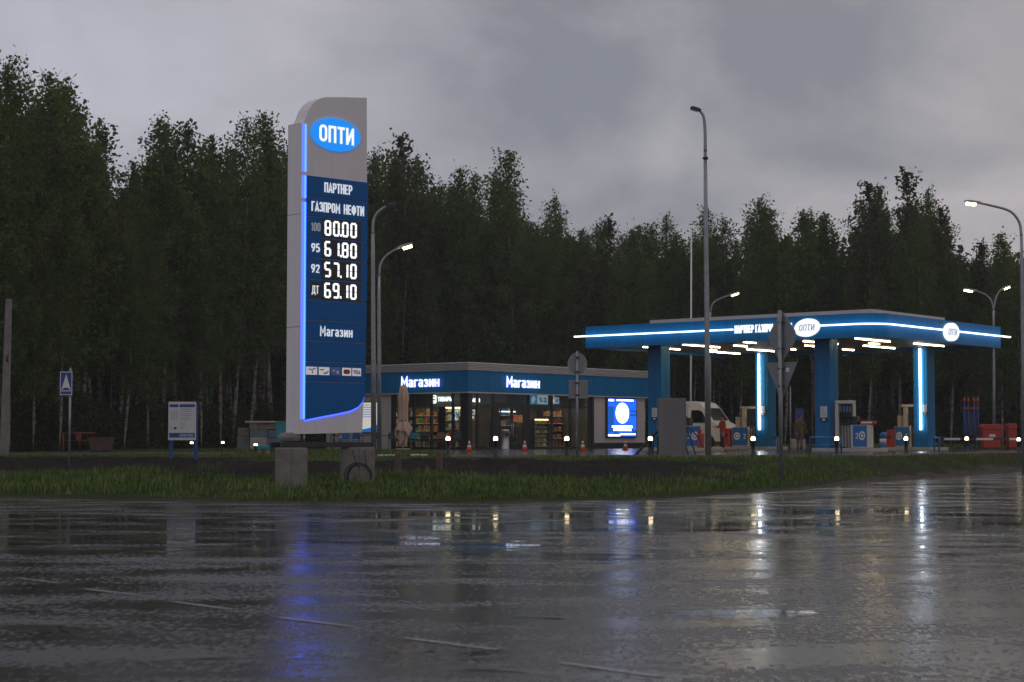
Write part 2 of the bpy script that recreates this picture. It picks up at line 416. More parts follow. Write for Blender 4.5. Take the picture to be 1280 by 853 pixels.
def put_digit(mb, d, x, z, w, h, y0, y1, t, mi=0):
    g = t * 0.16; m = h / 2
    L_ = {'a': ((x + g, z + h), (x + w - g, z + h)), 'g': ((x + g, z + m), (x + w - g, z + m)), 'd': ((x + g, z), (x + w - g, z)),
          'f': ((x, z + m + g), (x, z + h - g)), 'b': ((x + w, z + m + g), (x + w, z + h - g)), 'e': ((x, z + g), (x, z + m - g)), 'c': ((x + w, z + g), (x + w, z + m - g))}
    for i, s in enumerate(SEG[d]):
        mb.ribbon(list(L_[s]), t, y0 - 0.0005 * i, y1, False, mi)
def ellipse(cx, cz, rx, rz, n=40, shear=0.0):
    return [(cx + rx * math.cos(k * 2 * math.pi / n) + shear * rz * math.sin(k * 2 * math.pi / n), cz + rz * math.sin(k * 2 * math.pi / n)) for k in range(n)]
# ------------------------------------------------------------------ the setting: ground, road, forecourt
ANG = R(51.0)
U = (math.cos(ANG), math.sin(ANG)); V = (-math.sin(ANG), math.cos(ANG))
ZF = 0.74                                             # top of the forecourt paving
ZG = 0.70                                             # land behind the verge
EX = [-300, -60, -30, -11.5, -5.5, -0.65, 3.8, 7.5, 11.3, 15, 18, 21.2, 26, 34, 60, 300]
EY = [110, 58, 47, 39.5, 36.0, 35.8, 39.3, 45.7, 54.2, 60.5, 66, 71.5, 78, 88, 110, 300]
FX = [-300, -12, -3, 10, 14.3, 18.3, 22, 27, 36, 60, 300]
FY = [118, 59, 57.5, 58.2, 63.5, 70.5, 76.5, 83, 94, 116, 308]
def edge(x): return np.interp(x, EX, EY)
def front(x): return np.interp(x, FX, FY)
def vnoise(x, y, s, seed=0):
    """smooth value noise, vectorised"""
    x = np.asarray(x, float) / s + 1000; y = np.asarray(y, float) / s + 1000
    xi = np.floor(x).astype(np.int64); yi = np.floor(y).astype(np.int64); fx = x - xi; fy = y - yi
    fx = fx * fx * (3 - 2 * fx); fy = fy * fy * (3 - 2 * fy)
    def h(a, b):
        n = (a * 374761393 + b * 668265263 + seed * 974634777) & 0x7fffffff
        n = ((n ^ (n >> 13)) * 1274126177) & 0x7fffffff
        return ((n ^ (n >> 16)) & 0xffff) / 65535.0
    return (h(xi, yi) * (1 - fx) + h(xi + 1, yi) * fx) * (1 - fy) + (h(xi, yi + 1) * (1 - fx) + h(xi + 1, yi + 1) * fx) * fy
def sstep(t): t = np.clip(t, 0, 1); return t * t * (3 - 2 * t)
def soil_mask(x, y):
    """1 where the bank is bare dug earth"""
    n = vnoise(x, y, 1.1, 3) * 2.2 + vnoise(x, y, 0.35, 4) * 0.8
    lo = 45.0 + n; hi = 55.6 - n * 0.5
    a = sstep((y - lo) / 0.8) * sstep((hi - y) / 0.8) * sstep((x + 11.5 - n) / 2.0) * sstep((5.4 + n - x) / 1.5)
    t = y - edge(x)
    mud = sstep((x - 6.5) / 3) * sstep((.7 + n * .4 - t) / .5)          # gravelly edge of the side road
    left = sstep((-9.0 - x + n) / 2) * sstep((y - 49.0 - n * .6) / 1.0)  # trampled ground on the left
    return np.clip(np.maximum(np.maximum(a, mud), left * sstep((59 - y) / 1.0)), 0, 1)
def mud_mask(x, y):
    """pale gritty shoulder where the land meets the road, widest along the side road"""
    n = vnoise(x, y, .9, 13); t = y - edge(x)
    w = .35 + 1.3 * sstep((x - 6) / 5) * (.45 + n)
    return sstep((w - t) / .5) * (.55 + .45 * vnoise(x, y, .4, 14))
def ground_z(x, y):
    x = np.asarray(x, float); y = np.asarray(y, float)
    t = y - edge(x); s = np.clip(t / (front(x) - edge(x)), 0, 1)
    base = 0.06 * sstep((t + 0.25) / 0.7) - 0.05 * (1 - sstep((t + 0.25) / 0.5))
    rise = sstep(s) ** 1.25 * (ZG - 0.06)
    w = np.clip(t / 1.0, 0, 1) * np.clip((1 - s) * 5, 0, 1)
    n = (vnoise(x, y, 2.3, 1) - .5) * 0.10 + (vnoise(x, y, .55, 2) - .5) * 0.07
    clod = soil_mask(x, y) * ((vnoise(x, y, .22, 5) - .5) * .11 + (vnoise(x, y, .6, 6) - .4) * .14)
    return base + rise + w * (n + clod)

def wet_asphalt(name, dry=0.040, level=0.0, coarse=0.42, film=0.17, bump=1.0, scale=1.0, gutter=0.0, tint=(1.03, 1, .98)):
    """wet surface in three states: coarse damp stone, a thin film of water, standing puddles"""
    m = bpy.data.materials.new(name); m.use_nodes = True; nt = m.node_tree; L = nt.links.new; b = nt.nodes["Principled BSDF"]
    tc = nt.nodes.new("ShaderNodeTexCoord")
    mp = nt.nodes.new("ShaderNodeMapping"); mp.inputs['Rotation'].default_value = (0, 0, R(14)); mp.inputs['Scale'].default_value = (0.5, 1.0, 1.0)
    L(tc.outputs['Object'], mp.inputs[0])
    def noise(src, sc, det=5, ro=.55, di=0.0):
        n = nt.nodes.new("ShaderNodeTexNoise"); n.inputs['Scale'].default_value = sc * scale; n.inputs['Detail'].default_value = det; n.inputs['Roughness'].default_value = ro; n.inputs['Distortion'].default_value = di
        L(src, n.inputs['Vector']); return n.outputs[0]
    def ramp(src, p0, p1, c0=0.0, c1=1.0):
        r = nt.nodes.new("ShaderNodeMapRange"); r.interpolation_type = 'SMOOTHSTEP'
        r.inputs[1].default_value = p0; r.inputs[2].default_value = p1; r.inputs[3].default_value = c0; r.inputs[4].default_value = c1
        L(src, r.inputs[0]); return r.outputs[0]
    def mth(op, a, c, d=None):
        k = nt.nodes.new("ShaderNodeMath"); k.operation = op
        for i, q in enumerate((a, c, d)):
            if q is None: continue
            if isinstance(q, (int, float)): k.inputs[i].default_value = q
            else: L(q, k.inputs[i])
        return k.outputs[0]
    def lerp(a, c, f): return mth('MULTIPLY_ADD', mth('SUBTRACT', c, a), f, a)
    big = noise(mp.outputs[0], 0.30, 3, .5, .5)
    mid = noise(mp.outputs[0], 1.5, 6, .62, .4)
    lvl = mth('MULTIPLY_ADD', mid, 0.62, mth('MULTIPLY', big, 0.50))
    if gutter:
        sp = nt.nodes.new("ShaderNodeSeparateXYZ"); L(tc.outputs['Object'], sp.inputs[0])
        lvl = mth('MULTIPLY_ADD', ramp(sp.outputs[1], 15, 28), gutter, lvl)          # water collects on the low far side
        lvl = mth('MULTIPLY_ADD', ramp(sp.outputs[1], 29.5, 34.5), -.085, lvl)
    pud = ramp(lvl, 0.660 - level, 0.715 - level)
    # small dips between the stones hold a mirror of water; there are more of them where the surface is worn
    mq = nt.nodes.new("ShaderNodeMapping"); mq.inputs['Scale'].default_value = (1.0, 0.45, 1.0); L(tc.outputs['Object'], mq.inputs[0])
    dip = noise(mq.outputs[0], 18, 5, .72, .1); worn = noise(mp.outputs[0], 0.9, 5, .6, .3)
    flm = ramp(mth('MULTIPLY_ADD', worn, 0.9, mth('SUBTRACT', 1.0, dip)), .885, .945)
    fine = noise(tc.outputs['Object'], 24, 3, .65); grit = noise(tc.outputs['Object'], 70, 2, .7); lump = noise(mq.outputs[0], 19, 6, .75)
    h = mth('MULTIPLY_ADD', fine, 0.8, mth('MULTIPLY', grit, 0.30))
    h = mth('MULTIPLY_ADD', lump, 1.5, h)
    amt = mth('MULTIPLY', lerp(1.0, 0.12, flm), mth('SUBTRACT', 1.0, mth('MULTIPLY', pud, 0.94)))
    bp = nt.nodes.new("ShaderNodeBump"); bp.inputs['Strength'].default_value = min(1, .62 * bump); bp.inputs['Distance'].default_value = 0.022
    L(mth('MULTIPLY', h, amt), bp.inputs['Height']); L(bp.outputs[0], b.inputs['Normal'])
    L(lerp(lerp(coarse, film, flm), 0.035, pud), b.inputs['Roughness'])
    cr = nt.nodes.new("ShaderNodeValToRGB"); e = cr.color_ramp.elements; e[0].position = .3; e[1].position = .75
    e[0].color = (dry * .25 * tint[0], dry * .25 * tint[1], dry * .25 * tint[2], 1); e[1].color = (dry * 2.0 * tint[0], dry * 2.0 * tint[1], dry * 2.0 * tint[2], 1)
    L(mth('MULTIPLY_ADD', grit, .4, mth('MULTIPLY', lump, .6)), cr.inputs[0]); L(cr.outputs[0], b.inputs['Base Color'])
    b.inputs['IOR'].default_value = 1.38
    M[name] = m; return m
wet_asphalt("wet_road", level=.035, coarse=.34, film=.07, bump=.8, gutter=.13, dry=.045)
wet_asphalt("wet_paving", dry=0.055, level=.06, coarse=.26, film=.12, bump=.18, scale=1.2, tint=(1.08, 1, .95))
mat("dirt", (0.050, 0.036, 0.027), 0.75, var=0.45, scale=1.2, bump=0.6)
mat("road_paint", (0.16, 0.15, 0.145), 0.3, var=0.75, scale=14)

def ground_material():
    m = bpy.data.materials.new("earth_and_turf"); m.use_nodes = True; nt = m.node_tree; L = nt.links.new; b = nt.nodes["Principled BSDF"]
    tc = nt.nodes.new("ShaderNodeTexCoord"); at_ = nt.nodes.new("ShaderNodeAttribute"); at_.attribute_name = "soil"
    n = nt.nodes.new("ShaderNodeTexNoise"); n.inputs['Scale'].default_value = 3.5; n.inputs['Detail'].default_value = 8; n.inputs['Roughness'].default_value = .7; L(tc.outputs['Object'], n.inputs['Vector'])
    g = nt.nodes.new("ShaderNodeValToRGB"); g.color_ramp.elements[0].color = (.016, .020, .008, 1); g.color_ramp.elements[1].color = (.045, .055, .016, 1)
    s = nt.nodes.new("ShaderNodeValToRGB"); s.color_ramp.elements[0].position = .3; s.color_ramp.elements[0].color = (.009, .0065, .0055, 1); s.color_ramp.elements[1].position = .8; s.color_ramp.elements[1].color = (.034, .025, .021, 1)
    L(n.outputs[0], g.inputs[0]); L(n.outputs[0], s.inputs[0])
    mx = nt.nodes.new("ShaderNodeMix"); mx.data_type = 'RGBA'; L(at_.outputs['Fac'], mx.inputs[0]); L(g.outputs[0], mx.inputs[6]); L(s.outputs[0], mx.inputs[7]); 
    am = nt.nodes.new("ShaderNodeAttribute"); am.attribute_name = "mud"; sm = nt.nodes.new("ShaderNodeValToRGB"); sm.color_ramp.elements[0].position = .3; sm.color_ramp.elements[0].color = (.05, .040, .032, 1); sm.color_ramp.elements[1].position = .75; sm.color_ramp.elements[1].color = (.15, .125, .105, 1); L(n.outputs[0], sm.inputs[0])
    m4 = nt.nodes.new("ShaderNodeMix"); m4.data_type = 'RGBA'; L(am.outputs['Fac'], m4.inputs[0]); L(mx.outputs[2], m4.inputs[6]); L(sm.outputs[0], m4.inputs[7]); L(m4.outputs[2], b.inputs['Base Color'])
    b.inputs['Roughness'].default_value = .85; b.inputs['Specular IOR Level'].default_value = .06
    n2 = nt.nodes.new("ShaderNodeTexNoise"); n2.inputs['Scale'].default_value = 18; n2.inputs['Detail'].default_value = 6; L(tc.outputs['Object'], n2.inputs['Vector'])
    bp = nt.nodes.new("ShaderNodeBump"); bp.inputs['Strength'].default_value = .9; bp.inputs['Distance'].default_value = .05; L(n2.outputs[0], bp.inputs['Height']); L(bp.outputs[0], b.inputs['Normal'])
    return m
def build_ground():
    xs = np.concatenate([np.array([-900, -500, -250, -120, -80, -55, -40, -32, -26]), np.arange(-22, 30, .22), np.array([32, 36, 42, 52, 70, 100, 200, 400, 900])])
    ts = np.concatenate([np.array([-140, -60, -25, -10, -4, -1.5, -.8]), np.arange(-.4, 26, .22), np.array([27, 29, 33, 40, 50, 70, 100, 160, 300, 600, 1200])])
    X, T = np.meshgrid(xs, ts); wob = (vnoise(X, X * 0, 1.7, 9) - .5) * .35 + (vnoise(X, X * 0, .5, 10) - .5) * .18
    Y = edge(X) + T + wob * np.exp(-(T / 2.0) ** 2)
    Z = ground_z(X, Y - wob * np.exp(-(T / 2.0) ** 2))
    nx, ny = len(xs), len(ts)
    i = np.arange(nx * ny).reshape(ny, nx)
    F = np.stack([i[:-1, :-1], i[:-1, 1:], i[1:, 1:], i[1:, :-1]], -1).reshape(-1, 4)
    o = np_mesh("ground", np.stack([X, Y, Z], -1).reshape(-1, 3), F, ground_material(), {"soil": soil_mask(X, Y).ravel(), "mud": mud_mask(X, Y).ravel()}, smooth=True)
    tag(o, "dark earth bank and grassland rising behind the wet road", kind="structure")
build_ground()
def sheet(name, poly, z, m, label, thick=None):
    mb = MB()
    if thick: mb.prism(poly, z - thick, z, axis='z')
    else: mb.add([(x, y, z) for x, y in poly], [list(range(len(poly)))])
    o = mb.build(name, m); return tag(o, label, kind="structure")
# the road is one wet sheet that runs under the ragged verge
sheet("road", [(-700, -120), (700, -120), (700, 330), (300, 302.0), (60, 112.0), (34, 90), (26, 80), (21.2, 73.2), (18, 67.6), (15, 62), (11.3, 55.7), (7.5, 47.2), (3.8, 40.6), (-.65, 37.2), (-5.5, 37.4), (-11.5, 40.9), (-30, 48.5), (-60, 60), (-300, 112), (-700, 300)],
      0.0, M["wet_road"], "wet grey asphalt road with puddles in the foreground")
FORE = [(-2.0, 59.2), (10, 58.9), (14.3, 64.2), (18.3, 71.2), (22, 77.2), (27, 83.7), (36, 94.5), (52, 112), (40, 114), (26, 103), (8, 106), (9, 112), (4, 116), (-2, 119), (-13, 104.5), (-13.5, 97), (-5.2, 90.5), (-3.4, 84)]
sheet("forecourt", FORE, ZF, M["wet_paving"], "wet paved forecourt around the fuel canopy and shop", thick=0.16)
sheet("dirt_track", [(-60, 64), (-24, 62.5), (-16, 64.5), (-11.5, 66), (-10.2, 69.5), (-11, 75), (-14, 80.5), (-22, 85), (-34, 88), (-60, 88)], ZG + 0.006, M["dirt"], "muddy brown track between the verge and the left woods")
# kerb of the forecourt, a low concrete edge
mb = MB()
for (x0, y0), (x1, y1) in zip([(-2.06, 59.14), (10, 58.8)] + FORE[2:6], [(10, 58.8)] + FORE[2:7]):
    d = Vector((x1 - x0, y1 - y0)); n = Vector((d.y, -d.x)).normalized()
    mb.prism([(x0, y0), (x1, y1), (x1 + n.x * .12, y1 + n.y * .12), (x0 + n.x * .12, y0 + n.y * .12)], .45, ZF + .035, axis='z')
tag(mb.build("kerb", M["concrete"]), "low concrete kerb edging the forecourt", kind="structure")
# worn lane dashes
def dash(p0, p1, w):
    a = at_z(*p0, 0.004); b = at_z(*p1, 0.004); d = (b - a).normalized(); n = Vector((-d.y, d.x, 0)) * w / 2
    k = 14; vs = []
    for i in range(k + 1):
        q = a.lerp(b, i / k); j = 1 + rnd.uniform(-.18, .18); taper = .55 + .45 * math.sin(math.pi * min(1, max(0, i / k))) ** .5
        vs += [q + n * j * taper, q - n * j * taper]
    return vs, [(2 * i, 2 * i + 1, 2 * i + 3, 2 * i + 2) for i in range(k)]
for i, (p0, p1) in enumerate([((20, 722), (74, 729)), ((105, 736), (176, 744)), ((216, 752), (292, 762)), ((348, 771.5), (440, 783)), ((505, 797), (622, 812)), ((700, 828), (830, 846)), ((900, 868), (1060, 890))]):
    vs, fs = dash(p0, p1, 0.085)
    tag(MB().add([(v.x, v.y, .004) for v in vs], fs).build("road_marking", M["road_paint"]), "worn white lane dash on the wet asphalt", kind="structure")

# ------------------------------------------------------------------ grass (nobody could count it)
def grass_material(name, c0, c1, c2):
    m = bpy.data.materials.new(name); m.use_nodes = True; nt = m.node_tree; L = nt.links.new; b = nt.nodes["Principled BSDF"]
    a = nt.nodes.new("ShaderNodeAttribute"); a.attribute_name = "tone"
    r = nt.nodes.new("ShaderNodeValToRGB"); e = r.color_ramp.elements; e[0].color = c0 + (1,); e[1].color = c2 + (1,); k = e.new(.55); k.color = c1 + (1,)
    L(a.outputs['Fac'], r.inputs[0]); L(r.outputs[0], b.inputs['Base Color']); b.inputs['Roughness'].default_value = .5; b.inputs['Specular IOR Level'].default_value = .15
    b.inputs['Subsurface Weight'].default_value = 0.0
    return m
def grass(name, x, y, hgt, m, seed, wid=.011, label="", zof=None):
    rs = np.random.RandomState(seed); n = len(x)
    z = ground_z(x, y) if zof is None else np.full(n, zof)
    h = hgt * rs.uniform(.5, 1.25, n); az = rs.uniform(0, 2 * np.pi, n); lean = rs.uniform(.1, .75, n) * h
    dx, dy = np.cos(az), np.sin(az); w = wid * rs.uniform(.7, 1.4, n)
    ox, oy = -dy * w, dx * w; z0 = z - .02
    P = lambda f, l, s: np.stack([x + dx * lean * l + ox * s, y + dy * lean * l + oy * s, z0 + h * f], -1)
    Vt = np.stack([P(0, 0, 1), P(0, 0, -1), P(.55, .32, -.8), P(.55, .32, .8), P(.86, .75, -.4), P(.86, .75, .4), P(.97, 1, -.06), P(.97, 1, .06)], 1).reshape(-1, 3)
    b = np.arange(n)[:, None] * 8
    F = np.concatenate([b + np.array([[0, 1, 2, 3]]), b + np.array([[3, 2, 4, 5]]), b + np.array([[5, 4, 6, 7]])], 0)
    tone = np.clip(vnoise(x, y, .8, seed) * .55 + rs.uniform(0, .6, n) - .05, 0, 1)
    o = np_mesh(name, Vt, F, m, {"tone": np.repeat(tone, 8)})
    return tag(o, label, kind="stuff")
GM1 = grass_material("verge_blades", (.042, .078, .012), (.078, .150, .020), (.21, .21, .07))
GM2 = grass_material("lawn_blades", (.045, .075, .012), (.085, .135, .02), (.13, .15, .04))
rs = np.random.RandomState(5)
def scatter(n, x0, x1, y0, y1): return rs.uniform(x0, x1, n), rs.uniform(y0, y1, n)
x, y = scatter(330000, -20, 24, 35, 74)
t = y - edge(x); s = t / (front(x) - edge(x))
dens = sstep((t - .25 - vnoise(x, y, .7, 21) * .9) / .5) * (1 - soil_mask(x, y)) * (1 - .92 * mud_mask(x, y)) * (s < 1.0) * (.16 + .84 * sstep((vnoise(x, y, 1.3, 22) - .25) / .3))
dens *= np.where(x > 8, .62 + .38 * sstep((vnoise(x, y, 2.2, 23) - .3) / .3), 1)
k = rs.uniform(0, 1, len(x)) < dens
x, y, t = x[k], y[k], t[k]
tuft = vnoise(x, y, .45, 24) ** 2 * .22 + vnoise(x, y, 1.6, 25) ** 3 * .34
hg = (.055 + tuft * .72) * (.55 + .45 * sstep(t / 1.8)) * np.where(y > 53, .55, 1)
grass("verge_grass", x, y, hg, GM1, 31, .010, "long ragged green grass along the road verge")
# taller weeds and seed stems in the verge
x, y = scatter(5200, -20, 24, 36, 70)
t = y - edge(x); s = t / (front(x) - edge(x))
k = (t > .8) & (s < .97) & (rs.uniform(0, 1, len(x)) < .10 + .55 * sstep((vnoise(x, y, 2.0, 26) - .5) / .2)) & (soil_mask(x, y) < .8)
x, y = x[k], y[k]
grass("weeds", x, y, rs.uniform(.25, .55, len(x)), GM2, 33, .007, "taller weed stems standing in the verge")
# mown lawn left of the forecourt, and beyond it
x, y = scatter(150000, -26, -2, 57.5, 104)
FP = [(-60, 62.5), (-24, 61), (-16, 63), (-11.0, 65), (-9.6, 69.5), (-10.4, 75.6), (-13.5, 81.4), (-22, 86), (-34, 89), (-60, 89)]
def inside(x, y, poly):
    c = np.zeros(len(x), bool); n = len(poly)
    for i in range(n):
        (x0, y0), (x1, y1) = poly[i], poly[(i + 1) % n]
        if y0 == y1: continue
        c ^= ((y0 > y) != (y1 > y)) & (x < (x1 - x0) * (y - y0) / (y1 - y0) + x0)
    return c
k = ~inside(x, y, FP) & ~inside(x, y, FORE) & (rs.uniform(0, 1, len(x)) < .35 + .65 * vnoise(x, y, 1.7, 27))
x, y = x[k], y[k]
grass("lawn_grass", x, y, .06 + .07 * vnoise(x, y, 1.1, 28), GM2, 34, .014, "short lawn grass left of the shop forecourt", zof=ZG)
x, y = scatter(60000, 4, 50, 100, 118)
k = ~inside(x, y, FORE) & (y > 104)
x, y = x[k], y[k]
grass("meadow_grass", x, y, .12 + .25 * vnoise(x, y, 2.1, 29), GM2, 35, .022, "rough grass strip along the foot of the woods", zof=ZG)
# ------------------------------------------------------------------ trees
def leaf_material(name, c0, c1, c2):
    m = bpy.data.materials.new(name); m.use_nodes = True; nt = m.node_tree; nt.nodes.clear(); L = nt.links.new
    out = nt.nodes.new("ShaderNodeOutputMaterial")
    a = nt.nodes.new("ShaderNodeAttribute"); a.attribute_name = "tone"
    oi = nt.nodes.new("ShaderNodeObjectInfo")
    k = nt.nodes.new("ShaderNodeMath"); k.operation = 'MULTIPLY_ADD'; k.inputs[1].default_value = .35; L(oi.outputs['Random'], k.inputs[0]); 
    q = nt.nodes.new("ShaderNodeMath"); q.operation = 'SUBTRACT'; L(a.outputs['Fac'], q.inputs[0]); q.inputs[1].default_value = .17; L(q.outputs[0], k.inputs[2])
    r = nt.nodes.new("ShaderNodeValToRGB"); e = r.color_ramp.elements; e[0].color = c0 + (1,); e[1].color = c2 + (1,); j = e.new(.5); j.color = c1 + (1,)
    L(k.outputs[0], r.inputs[0])
    d = nt.nodes.new("ShaderNodeBsdfDiffuse"); t = nt.nodes.new("ShaderNodeBsdfTranslucent"); L(r.outputs[0], d.inputs[0]); L(r.outputs[0], t.inputs[0])
    mx = nt.nodes.new("ShaderNodeMixShader"); mx.inputs[0].default_value = .42; L(d.outputs[0], mx.inputs[1]); L(t.outputs[0], mx.inputs[2])
    L(mx.outputs[0], out.inputs[0])
    M[name] = m; return m
leaf_material("birch_leaves", (.060, .096, .026), (.104, .148, .040), (.145, .185, .056))
leaf_material("aspen_leaves", (.045, .050, .024), (.080, .080, .038), (.120, .110, .052))
leaf_material("conifer_needles", (.022, .034, .018), (.040, .060, .028), (.064, .084, .036))
leaf_material("shrub_leaves", (.030, .044, .016), (.054, .074, .026), (.084, .102, .036))
def bark_material(name, pale, dark, amount):
    m = bpy.data.materials.new(name); m.use_nodes = True; nt = m.node_tree; L = nt.links.new; b = nt.nodes["Principled BSDF"]
    tc = nt.nodes.new("ShaderNodeTexCoord"); mp = nt.nodes.new("ShaderNodeMapping"); mp.inputs['Scale'].default_value = (1.6, 1.6, 2.4); L(tc.outputs['Object'], mp.inputs[0])
    n = nt.nodes.new("ShaderNodeTexNoise"); n.inputs['Scale'].default_value = 1.6; n.inputs['Detail'].default_value = 6; n.inputs['Roughness'].default_value = .7; L(mp.outputs[0], n.inputs['Vector'])
    r = nt.nodes.new("ShaderNodeValToRGB"); e = r.color_ramp.elements; e[0].position = amount - .06; e[1].position = amount + .06; e[0].color = dark + (1,); e[1].color = pale + (1,)
    L(n.outputs[0], r.inputs[0]); L(r.outputs[0], b.inputs['Base Color']); b.inputs['Roughness'].default_value = .75
    M[name] = m; return m
bark_material("birch_bark", (.26, .24, .21), (.05, .04, .033), .49)
bark_material("aspen_bark", (.15, .14, .10), (.04, .035, .025), .48)
bark_material("pine_bark", (.11, .065, .04), (.03, .02, .015), .50)
mat("twig", (.035, .028, .022), .8, var=.3)

def np_tube(path, rad, n):
    path = np.asarray(path); k = len(path); t = np.gradient(path, axis=0); t /= np.linalg.norm(t, axis=1)[:, None] + 1e-9
    ref = np.array([1., 0, 0]) if abs(t[0, 0]) < .8 else np.array([0, 1., 0])
    e1 = ref - t * (t @ ref)[:, None]; e1 /= np.linalg.norm(e1, axis=1)[:, None]; e2 = np.cross(t, e1)
    a = np.arange(n) * 2 * np.pi / n
    v = path[:, None] + (e1[:, None] * np.cos(a)[None, :, None] + e2[:, None] * np.sin(a)[None, :, None]) * np.asarray(rad)[:, None, None]
    i = np.arange(k - 1)[:, None] * n; j = np.arange(n)[None]; j2 = (j + 1) % n
    f = np.stack([i + j, i + j2, i + n + j2, i + n + j], -1).reshape(-1, 4)
    return v.reshape(-1, 3), f
def leaf_quads(P, size, tone, rs, flat=0.0):
    n = len(P); d = rs.normal(size=(n, 3)); d[:, 2] *= (1 - flat); d /= np.linalg.norm(d, axis=1)[:, None]
    q = rs.normal(size=(n, 3)); e = np.cross(d, q); e /= np.linalg.norm(e, axis=1)[:, None] + 1e-9
    s = size[:, None]
    v = np.stack([P - d * s, P + e * s * .62, P + d * s, P - e * s * .62], 1).reshape(-1, 3)
    f = np.arange(4 * n).reshape(n, 4)
    return v, f, np.repeat(tone, 4)
def make_tree(name, kind, seed, h=20.0, cs=.28, rmax=2.3, nb=70, nl=9000, leaf=.13, dens=4.6, lsz=.40, droop=.6, up=.9, top_sparse=.4, r0=.15):
    rs = np.random.RandomState(seed); rx = rs.normal(size=(2,)) * .5
    zt = np.linspace(-.3, h, 16); ph = rs.uniform(0, 6, 2)
    bend = lambda z: np.stack([np.sin(z / h * 2.6 + ph[0]) * .35 + rx[0] * (z / h) ** 1.5 - np.sin(ph[0]) * .35, np.sin(z / h * 3.1 + ph[1]) * .35 + rx[1] * (z / h) ** 1.5 - np.sin(ph[1]) * .35], -1)
    trunk = np.concatenate([bend(zt), zt[:, None]], 1); rad = r0 * np.clip(1 - zt / (h * 1.02), .03, 1) ** .8; rad[0] *= 1.5
    V, F = np_tube(trunk, rad, 8); VS, FS, MI = [V], [F], [np.zeros(len(F), int)]; nv = len(V)
    lp, ls, lt = [], [], []
    zb = h * (cs + (1 - cs) * (np.arange(nb) / nb) ** .9 * .985) + rs.uniform(-.25, .25, nb)
    az = np.arange(nb) * 2.39996 + rs.uniform(-.6, .6, nb)
    tot = 0; Ls = []
    for i in range(nb):
        tcr = np.clip((zb[i] - cs * h) / (h - cs * h), 0, 1)
        if kind == 'conifer': prof = (1 - tcr) ** .85 * (.5 + .5 * min(1, tcr / .12)) + .04
        elif kind == 'pine': prof = (.55 + .6 * math.sin(math.pi * min(1, tcr * .9 + .1))) * (1.02 - tcr) ** .4
        else: prof = (1 - tcr) ** .60 * (.50 + .50 * min(1, tcr / .25)) + .08
        Ls.append(max(.25, rmax * prof * rs.uniform(.55, 1.25)))
    Ls = np.array(Ls); wsum = (Ls ** 1.15).sum()
    for i in range(nb):
        Lb = Ls[i]; z0 = min(zb[i], h * .99); tcr = np.clip((z0 - cs * h) / (h - cs * h), 0, 1)
        k = np.linspace(0, 1, 5); d = np.array([math.cos(az[i]), math.sin(az[i])])
        if kind == 'conifer': rise = Lb * (.05 * k - .28 * k ** 2 + .18 * k ** 3)
        elif kind == 'pine': rise = Lb * (.15 * k + .75 * k ** 2)
        else: rise = Lb * (up * (1 + .8 * tcr) * k - droop * (1.1 - .7 * tcr) * k ** 2.2)
        start = bend(np.array([z0]))[0]
        side = np.array([-d[1], d[0]]) * rs.normal() * .18 * Lb
        path = np.concatenate([start + d * (Lb * k)[:, None] + side * (k ** 2)[:, None], (z0 + rise)[:, None]], 1)
        v, f = np_tube(path, np.linspace(.018 + .008 * Lb, .005, 5), 3); VS.append(v); FS.append(f + nv); MI.append(np.ones(len(f), int)); nv += len(v)
        n = int(nl * dens * Lb ** 1.15 / wsum * (1 - top_sparse * tcr)) + 6
        # twig sub clusters along the limb
        nc = max(4, int(3 + Lb * 5)); ck = rs.uniform(.18, 1.04, nc); coff = rs.normal(size=(nc, 3)) * np.array([.30, .30, .22]) * (.45 + .35 * Lb / rmax)
        which = rs.randint(0, nc, n); kk = ck[which]
        base = np.stack([np.interp(kk, k, path[:, j]) for j in range(3)], 1) + coff[which]
        sp = .17 if kind in ('birch', 'aspen') else .12
        off = rs.normal(size=(n, 3)) * sp
        if kind == 'birch': off[:, 2] -= rs.exponential(.30, n) * (kk > .3)
        if kind == 'conifer': off[:, 2] -= np.abs(off[:, 2]) * 1.5
        if kind == 'pine': off *= .9
        lp.append(base + off); ctone = rs.uniform(.15, .85, nc)
        lt.append(np.clip(ctone[which] + rs.uniform(-.18, .18, n), 0, 1)); ls.append(leaf * lsz * rs.uniform(.6, 1.3, n))
    # leader tuft
    n = 90; tz = rs.uniform(.93, 1.0, n) * h; b = bend(tz)
    lp.append(np.concatenate([b + rs.normal(size=(n, 2)) * .10, tz[:, None]], 1)); lt.append(rs.uniform(.3, .7, n)); ls.append(leaf * lsz * rs.uniform(.6, 1.0, n))
    lv, lf, ltn = leaf_quads(np.concatenate(lp), np.concatenate(ls), np.concatenate(lt), rs)
    root = empty(name, (0, 0, -500))
    bark = {'birch': 'birch_bark', 'aspen': 'aspen_bark', 'conifer': 'pine_bark', 'pine': 'pine_bark'}[kind]
    lm = {'birch': 'birch_leaves', 'aspen': 'aspen_leaves', 'conifer': 'conifer_needles', 'pine': 'conifer_needles'}[kind]
    np_mesh("trunk", np.concatenate(VS), np.concatenate(FS), [M[bark], M["twig"]], parent=root, midx=np.concatenate(MI), smooth=True)
    np_mesh("crown", lv, lf, M[lm], {"tone": ltn}, parent=root)
    root["h"] = h
    return root
